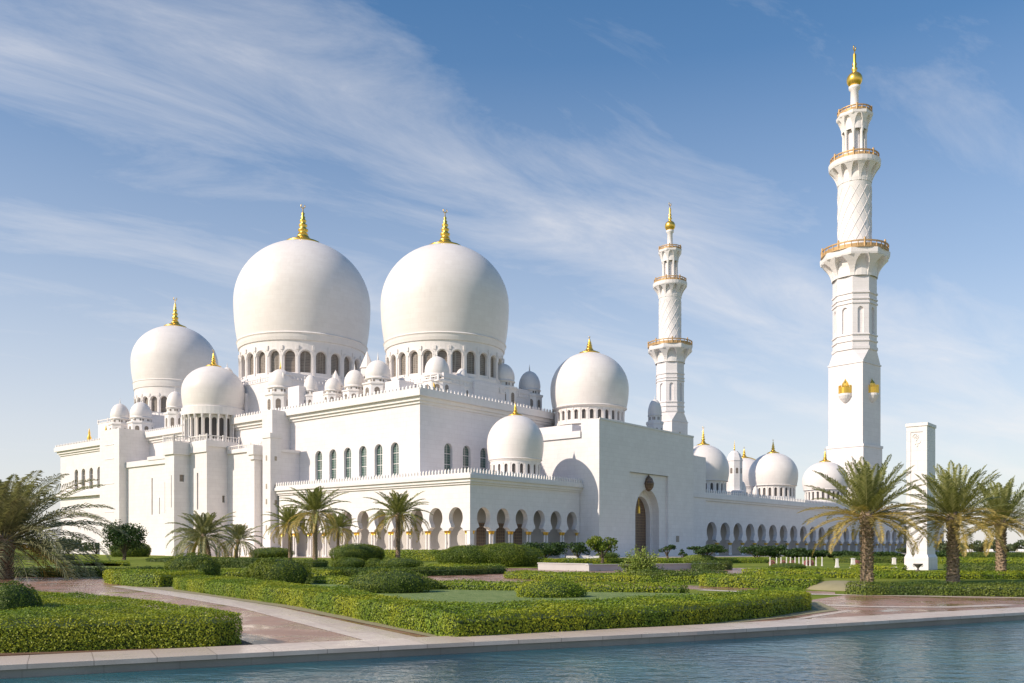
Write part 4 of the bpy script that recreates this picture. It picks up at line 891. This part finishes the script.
def tree(px, Yd, wpx, ytop, ybot, label, mat='tree', leaf=.35, clumps=16, group='small garden trees', flat=1.0, name='broadleaf_tree'):
    x, y = at(px, Yd); s = Yd / F; root = empty(name, (x, y, 0)); tag(root, label, 'tree', group)
    ztop = CAMH + (HY - ytop) * s; zbot = max(CAMH + (HY - ybot) * s, .3); rw = wpx * s / 2; zc_ = (ztop + zbot) / 2; rh = (ztop - zbot) / 2
    tb_ = MB(); tb_.tube([(0, 0, 0), (.1, .05, zbot * .6), (0, .1, zc_)], [.09 * rh + .12, .07 * rh + .1, .05 * rh + .05], 7)
    for k in range(6): a = R(60 * k + 20); tb_.tube([(0, .05, max(zbot * .7, .3)), (rw * .3 * math.cos(a), rw * .3 * math.sin(a), (zbot + zc_) / 2), (rw * .62 * math.cos(a), rw * .62 * math.sin(a), zc_ + rh * .1)], [.1, .07, .03], 5)
    tb_.build('trunk', 'wood', root)
    Ps = []; Ns = []
    for k in range(clumps):
        th = random.uniform(0, 2 * math.pi); rr = math.sqrt(random.random()) * .78; ez = random.uniform(-.6, .75) * math.sqrt(max(0, 1 - rr * rr))
        C = np.array([rw * rr * math.cos(th), rw * rr * math.sin(th), zc_ + rh * ez]); cr = np.array([rw, rw, rh * 1.15]) * random.uniform(.24, .4)
        n = int(60 * (cr[0] * cr[0]) / (leaf * leaf) * .16) + 40; U = rng.normal(size=(n, 3)); U /= np.linalg.norm(U, axis=1, keepdims=True)
        P = C + U * cr * rng.uniform(.55, 1.08, n)[:, None]; P[:, 2] = np.maximum(P[:, 2], zbot * .8); Ps.append(P); Ns.append(U)
    mb = MB(); mb.quads_np(leaves(np.concatenate(Ps), np.concatenate(Ns), leaf)); mb.build('crown', mat, root); return root
tree(124, 150, 40, 520, 553, 'round leafy tree against the far left wing of the mosque', 'tree', .38, 44)
tree(545, 128, 46, 540, 558, 'dark flat-crowned tree in front of the right terrace arches', 'tree', .34, 22); tree(577, 126, 26, 541, 557, 'narrow dark tree between the flat-crowned tree and the bright one', 'tree', .34, 14)
tree(602, 118, 34, 536, 556, 'brighter green tree standing left of the entrance portal', 'bush', .32, 22)
tree(667, 122, 18, 544, 553, 'small ball-headed tree just right of the portal arch', 'tree', .28, 10); tree(683, 135, 10, 549, 560, 'thin sapling between ball-headed tree and umbrella tree', 'tree', .28, 6)
tree(707, 120, 44, 544.5, 555, 'umbrella-shaped dark tree at the start of the courtyard arcade', 'tree', .3, 22)
for i, (px, wp, yt, lb) in enumerate(((757, 26, 545, 'first dark tree right of the umbrella tree, in front of the courtyard arches'), (776, 20, 544, 'peaked dark tree in the courtyard row, second from the left'), (794, 30, 548, 'wide dark tree in the middle of the courtyard row'), (815, 22, 549, 'dark tree in the courtyard row above the white posts'),
    (834, 14, 551, 'small dark tree left of the tall palm trunk'), (850, 22, 551, 'low dark tree touching the nearest right palm'), (888, 26, 551, 'dark tree between the nearest right palm and the pylon'), (941, 26, 550, 'dark tree right behind the pylon'))):
    tree(px, 150, wp * 1.35, yt, 559, lb, 'tree', .34, 24)
FT = ['pale rounded tree in the far tree line', 'far tree line tree']
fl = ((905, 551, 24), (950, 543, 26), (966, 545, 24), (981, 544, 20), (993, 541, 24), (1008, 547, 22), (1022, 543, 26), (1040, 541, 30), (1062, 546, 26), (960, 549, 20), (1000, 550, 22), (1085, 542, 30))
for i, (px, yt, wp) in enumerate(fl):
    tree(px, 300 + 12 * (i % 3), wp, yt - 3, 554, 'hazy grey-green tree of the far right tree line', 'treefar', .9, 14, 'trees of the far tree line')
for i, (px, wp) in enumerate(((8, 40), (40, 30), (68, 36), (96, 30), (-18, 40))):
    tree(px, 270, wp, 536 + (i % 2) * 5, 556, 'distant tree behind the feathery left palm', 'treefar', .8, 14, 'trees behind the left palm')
# lime shrub
x, y = G(641, 574); root = empty('spiky_shrub', (x, y, 0)); tag(root, 'spiky lime-green shrub growing on the low hedge island', 'shrub')
mb = MB(); st = MB()
for k in range(120):
    a = random.uniform(0, 2 * math.pi); el = random.uniform(.1, 1.45); L = random.uniform(1.2, 2.25); d = Vector((math.cos(a) * math.cos(el), math.sin(a) * math.cos(el), math.sin(el)))
    e = d * L; e.z = max(e.z, .25); st.tube([(0, 0, .05), tuple(e * .5 + Vector((0, 0, .1))), tuple(e)], [.03, .02, .008], 4)
    n = 60; tt = rng.uniform(.25, 1.02, n); P = np.array(e)[None, :] * tt[:, None] + rng.normal(size=(n, 3)) * .10; P[:, 2] = np.abs(P[:, 2]); mb.quads_np(leaves(P, np.tile(np.array(d), (n, 1)), .16))
mb.build('foliage', 'ylw', root); st.build('stems', 'wood', root)

# ------------------------------------------------------------ palms
def palm(name, th, rad, ztop, tw, nf, leafw, green, droop=1.0, dry=10, lean=0.0, seed=1):
    rnd = random.Random(seed); root = empty(name); tr_ = MB()
    n = 14 + int(th * 5); pts = []; rd_ = []
    for k in range(n + 1):
        s = k / n; pts.append((lean * s * s, 0, th * s)); rd_.append(tw / 2 * (1.25 - .32 * min(1, s * 4) + (.25 if s > .9 else 0)) * (1.06 if k % 2 else .94))
    tr_.tube(pts, rd_, 12)
    # stubs of cut fronds
    for k in range(int(th * 34)):
        z = th * (k + .5) / (th * 34); a = k * 2.4; r = tw / 2 * .95; cx = lean * (z / th) ** 2
        tr_.tube([(cx + r * .8 * math.cos(a), r * .8 * math.sin(a), z), (cx + r * 1.28 * math.cos(a), r * 1.28 * math.sin(a), z + tw * .22)], [tw * .10, tw * .05], 4)
    tr_.build('trunk', 'bark', root)
    gm, dm = MB(), MB(); H = ztop - th
    for i in range(nf):
        q = i / (nf - 1); mbx = gm if i >= dry else dm
        az = i * 2.39996 + rnd.uniform(-.2, .2)
        el = R(-20 + 102 * q ** .9) + rnd.uniform(-.1, .1)          # lower fronds first
        L = math.hypot(rad, 0) * rnd.uniform(.9, 1.1) * (1.0 if q < .8 else .92)
        L = L * (1.12 - .05 * math.sin(el)) if el < 1.0 else H * rnd.uniform(.9, 1.1)
        d = Vector((math.cos(az), math.sin(az), 0)); p = Vector((lean, 0, th)) + d * tw * .3; e = el; N = 22; step = L / N; rach = [p.copy()]
        side0 = Vector((-d.y, d.x, 0)); twist = rnd.uniform(-.2, .2)
        for k in range(N):
            e -= (R(62) * droop / N) * (.25 + 1.5 * (k / N)) * (1.15 - .9 * max(0, math.sin(el))); p = p + (d * math.cos(e) + Vector((0, 0, 1)) * math.sin(e)) * step; rach.append(p.copy())
        mbx.tube([tuple(r_) for r_ in rach[::2]], [tw * .045 * (1 - .85 * k / 11) for k in range(12)], 4)
        nl = 58
        for k in range(nl):
            s = .12 + .88 * k / nl; f = s * N; i0 = min(int(f), N - 1); pt = rach[i0].lerp(rach[i0 + 1], f - i0); tg = (rach[i0 + 1] - rach[i0]).normalized(); up = side0.cross(tg)
            ll = rad * .155 * (math.sin(math.pi * min(1, .15 + s * .88)) ** .6 + .15) * rnd.uniform(.8, 1.15)
            for sg in (1, -1):
                v_ang = .55 + twist * sg * .2
                dr_ = (side0 * sg * .75 + tg * .75 + up * (-1 if up.z < 0 else 1) * v_ang * rnd.uniform(.3, 1.0)).normalized()
                mid = pt + dr_ * ll * .55; tip = pt + dr_ * ll + Vector((0, 0, -ll * .22 * droop)); wd = tg * leafw
                mbx.q(tuple(pt), tuple(mid + wd), tuple(tip), tuple(mid - wd))
    gm.build('crown', green, root)
    if dry: dm.build('old_fronds', 'palmdry', root)
    # fruit stalk boss
    b = MB(); b.rev([(tw * .5, th - tw * .8), (tw * .72, th - tw * .2), (tw * .6, th + tw * .4), (tw * .25, th + tw * .9)], 10, (lean, 0)); b.build('crown_base', 'bark', root)
    return root
GP = 'date palms in the garden'
def put(px, py, o, label, rz=0, sc=1.0):
    x, y = G(px, py); o.location = (x, y, 0); o.rotation_euler = (0, 0, rz); o.scale = (sc,) * 3; tag(o, label, 'palm', GP)
pa = palm('date_palm', 4.0, 3.5, 7.5, .66, 62, .034, 'palm', .78, 24, seed=3)
put(867, 584.5, pa, 'nearest palm on the right, in front of the tall minaret', .3)
pb = copy_tree(pa); put(953, 583, pb, 'middle palm on the right, just right of the pylon', 2.1, .98)
pc = copy_tree(pa); put(1001, 577.5, pc, 'farthest right palm at the right edge of the photo', 4.0, .97)
pd = palm('date_palm', 2.5, 7.4, 7.4, 1.15, 84, .05, 'palmgrey', 1.5, 4, seed=9); put(3, 579, pd, 'big feathery grey-green palm with a short thick trunk at the left edge', 1.2)
pe = palm('date_palm', 6.9, 4.9, 10.6, .62, 50, .06, 'palm', 1.25, 12, seed=5)
put(398, 561.8, pe, 'tall single palm in front of the left terrace arches', .7, 1.0)
pf2 = copy_tree(pe); put(315, 562.8, pf2, 'tallest palm of the cluster right of the buttress pier', 2.9, 1.0)
pg = copy_tree(pe); put(290, 561.2, pg, 'shorter palm left in the cluster beside the buttress pier', 4.4, .82)
ph = copy_tree(pe); put(338, 559, ph, 'small palm behind the cluster, in front of the arches', 5.4, .80)
pi_ = palm('date_palm', 4.0, 6.2, 8.4, .7, 46, .075, 'palmgrey', 1.45, 4, lean=-.9, seed=12)
put(209, 560, pi_, 'leaning low palm, largest of the group below the mihrab dome', .0, 1.0)
pj2 = copy_tree(pi_); put(236, 558.6, pj2, 'right palm of the group below the mihrab dome', 2.5, .82)
pk = copy_tree(pi_); put(193, 558.4, pk, 'dull half-hidden palm at the left of the group below the mihrab dome', 3.6, .72)

# ------------------------------------------------------------ low walls, posts, small garden things
def lowwall(p0, p1, h, th, label):
    a, b_ = Vector(G(*p0)), Vector(G(*p1)); d = (b_ - a); L = d.length; root = empty('garden_wall', (a.x, a.y, 0), math.atan2(d.y, d.x)); tag(root, label, 'wall')
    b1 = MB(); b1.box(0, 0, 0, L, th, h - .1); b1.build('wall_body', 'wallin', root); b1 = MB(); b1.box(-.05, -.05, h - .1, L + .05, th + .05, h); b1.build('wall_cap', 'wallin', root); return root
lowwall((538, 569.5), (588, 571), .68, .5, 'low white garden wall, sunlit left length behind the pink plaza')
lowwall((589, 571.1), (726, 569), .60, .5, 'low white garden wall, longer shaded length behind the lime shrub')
def post(px, py, hpx, label, w_=.16, name='marble_post', group='white marble posts'):
    x, y = G(px, py); s = y / F; h = hpx * s; o = empty(name, (x, y, 0)); tag(o, label, 'post', group)
    b = MB(); b.box(-w_ * 1.2, -w_ * 1.2, 0, w_ * 1.2, w_ * 1.2, h * .14); b.build('base', 'trim', o)
    b = MB(); b.rev([(w_ * 1.25, h * .14), (w_ * .95, h * .9), (w_ * 1.2, h * .91), (w_ * 1.2, h * .95), (.02, h)], 4, rot=R(45)); b.build('shaft', 'trim', o); return o
post(894, 569, 11.5, 'small white obelisk post just left of the pylon', .2); post(853, 568, 10, 'stout white post left of the nearest right palm', .22); post(837, 567.5, 9, 'slim white post among the hedges left of the stout post', .16)
px0 = [770, 776.5, 781, 786.5, 790.5, 795, 799, 803, 806.5, 810, 816, 822]
p0_ = post(px0[0], 566, 9, 'slender white bollard in the row before the courtyard arches', .065, 'bollard', 'bollards before the courtyard arcade')
p0_['category'] = 'bollard'
for q in px0[1:]: c = copy_tree(p0_); x, y = G(q, 566); c.location = (x, y, 0)
for i, q in enumerate((773, 784, 793, 808, 812, 858)):
    x, y = G(q, 565.6); o = bush('flower_bush', (x, y + .4, 0), .35, .3, .65, .12, 'pink', 2); tag(o, 'small pink-red flowering bush among the white bollards', 'flower bush', 'pink flower bushes by the bollards')
# garden lights / white seats near the portal
def seat(px, py, w_, label, rz=0.0):
    x, y = G(px, py); o = empty('garden_bench', (x, y, 0), rz); tag(o, label, 'bench', 'white benches by the trees')
    b = MB(); b.box(-w_ / 2, -.25, .40, w_ / 2, .25, .5); b.build('seat', 'trim', o)
    for s in (-1, 1): b = MB(); b.box(s * w_ * .38 - .08, -.2, 0, s * w_ * .38 + .08, .2, .4); b.build('leg', 'trim', o)
    b = MB(); b.box(-w_ / 2, .2, .5, w_ / 2, .27, .95); b.build('backrest', 'trim', o); return o
seat(572, 562.5, 1.6, 'white bench under the narrow dark tree'); seat(586, 562, 1.4, 'white bench just right of the first, by the bright tree'); seat(594, 562.6, 1.5, 'white bench directly under the bright green tree')
# stone table by the pylon base
x, y = G(915, 571); o = empty('stone_urn', (x, y - .6, 0)); tag(o, 'small dark stone urn at the foot of the pylon', 'urn')
b = MB(); b.rev([(.22, 0), (.2, .08), (.08, .15), (.08, .28), (.30, .5), (.42, .62), (.42, .68), (.3, .68)], 14); b.build('bowl', 'dark', o, smooth=True)
for dx in (-.28, .28): b = MB(); b.tube([(dx * 1.3, 0, .6), (dx * 1.7, 0, .5), (dx * 1.1, 0, .38)], .03, 5); b.build('handle', 'dark', o)
# far parked white vans at the tree line
def car(px, py, label, rz):
    x, y = G(px, py); o = empty('parked_car', (x, y, 0), rz); tag(o, label, 'car', 'white vehicles parked before the tree line')
    L = 4.6; prof = [(-2.3, .35), (-2.3, .85), (-2.1, 1.0), (-1.6, 1.05), (-1.2, 1.5), (.5, 1.55), (1.1, 1.05), (2.1, .9), (2.3, .6), (2.3, .35)]
    b = MB(); 
    for s in (-.85, .85): b.q(*[(a, s, z) for a, z in prof])
    for (a, z), (c, z2) in zip(prof, prof[1:] + prof[:1]): b.q((a, -.85, z), (c, -.85, z2), (c, .85, z2), (a, .85, z))
    b.build('body', 'trim', o)
    b = MB(); 
    for s in (-.86, .86): b.q((-1.35, s, 1.08), (-1.1, s, 1.44), (.42, s, 1.48), (.9, s, 1.08))
    b.q((.56, -.7, 1.52), (.56, .7, 1.52), (1.1, .7, 1.1), (1.1, -.7, 1.1)); b.build('windows', 'grille', o)
    for wx in (-1.45, 1.4):
        for s in (-.8, .8): b = MB(); b.tube([(wx, s - .1, .33), (wx, s + .1, .33)], .33, 14); b.q(*[(wx + .33 * math.cos(R(30 * k)), s + (.1 if s > 0 else -.1), .33 + .33 * math.sin(R(30 * k))) for k in range(12)]); b.build('wheel', 'dark', o)
    return o
c1 = car(969, 553.9, 'white car parked before the tree line, left of the farthest palm', 1.3); c2 = copy_tree(c1); c2.location = (*G(989, 553.9), 0); c2['label'] = 'white car parked before the tree line, just left of the farthest palm trunk'; c3 = copy_tree(c1); c3.location = (*G(1020, 553.9), 0); c3['label'] = 'white car parked before the tree line at the right edge of the photo'
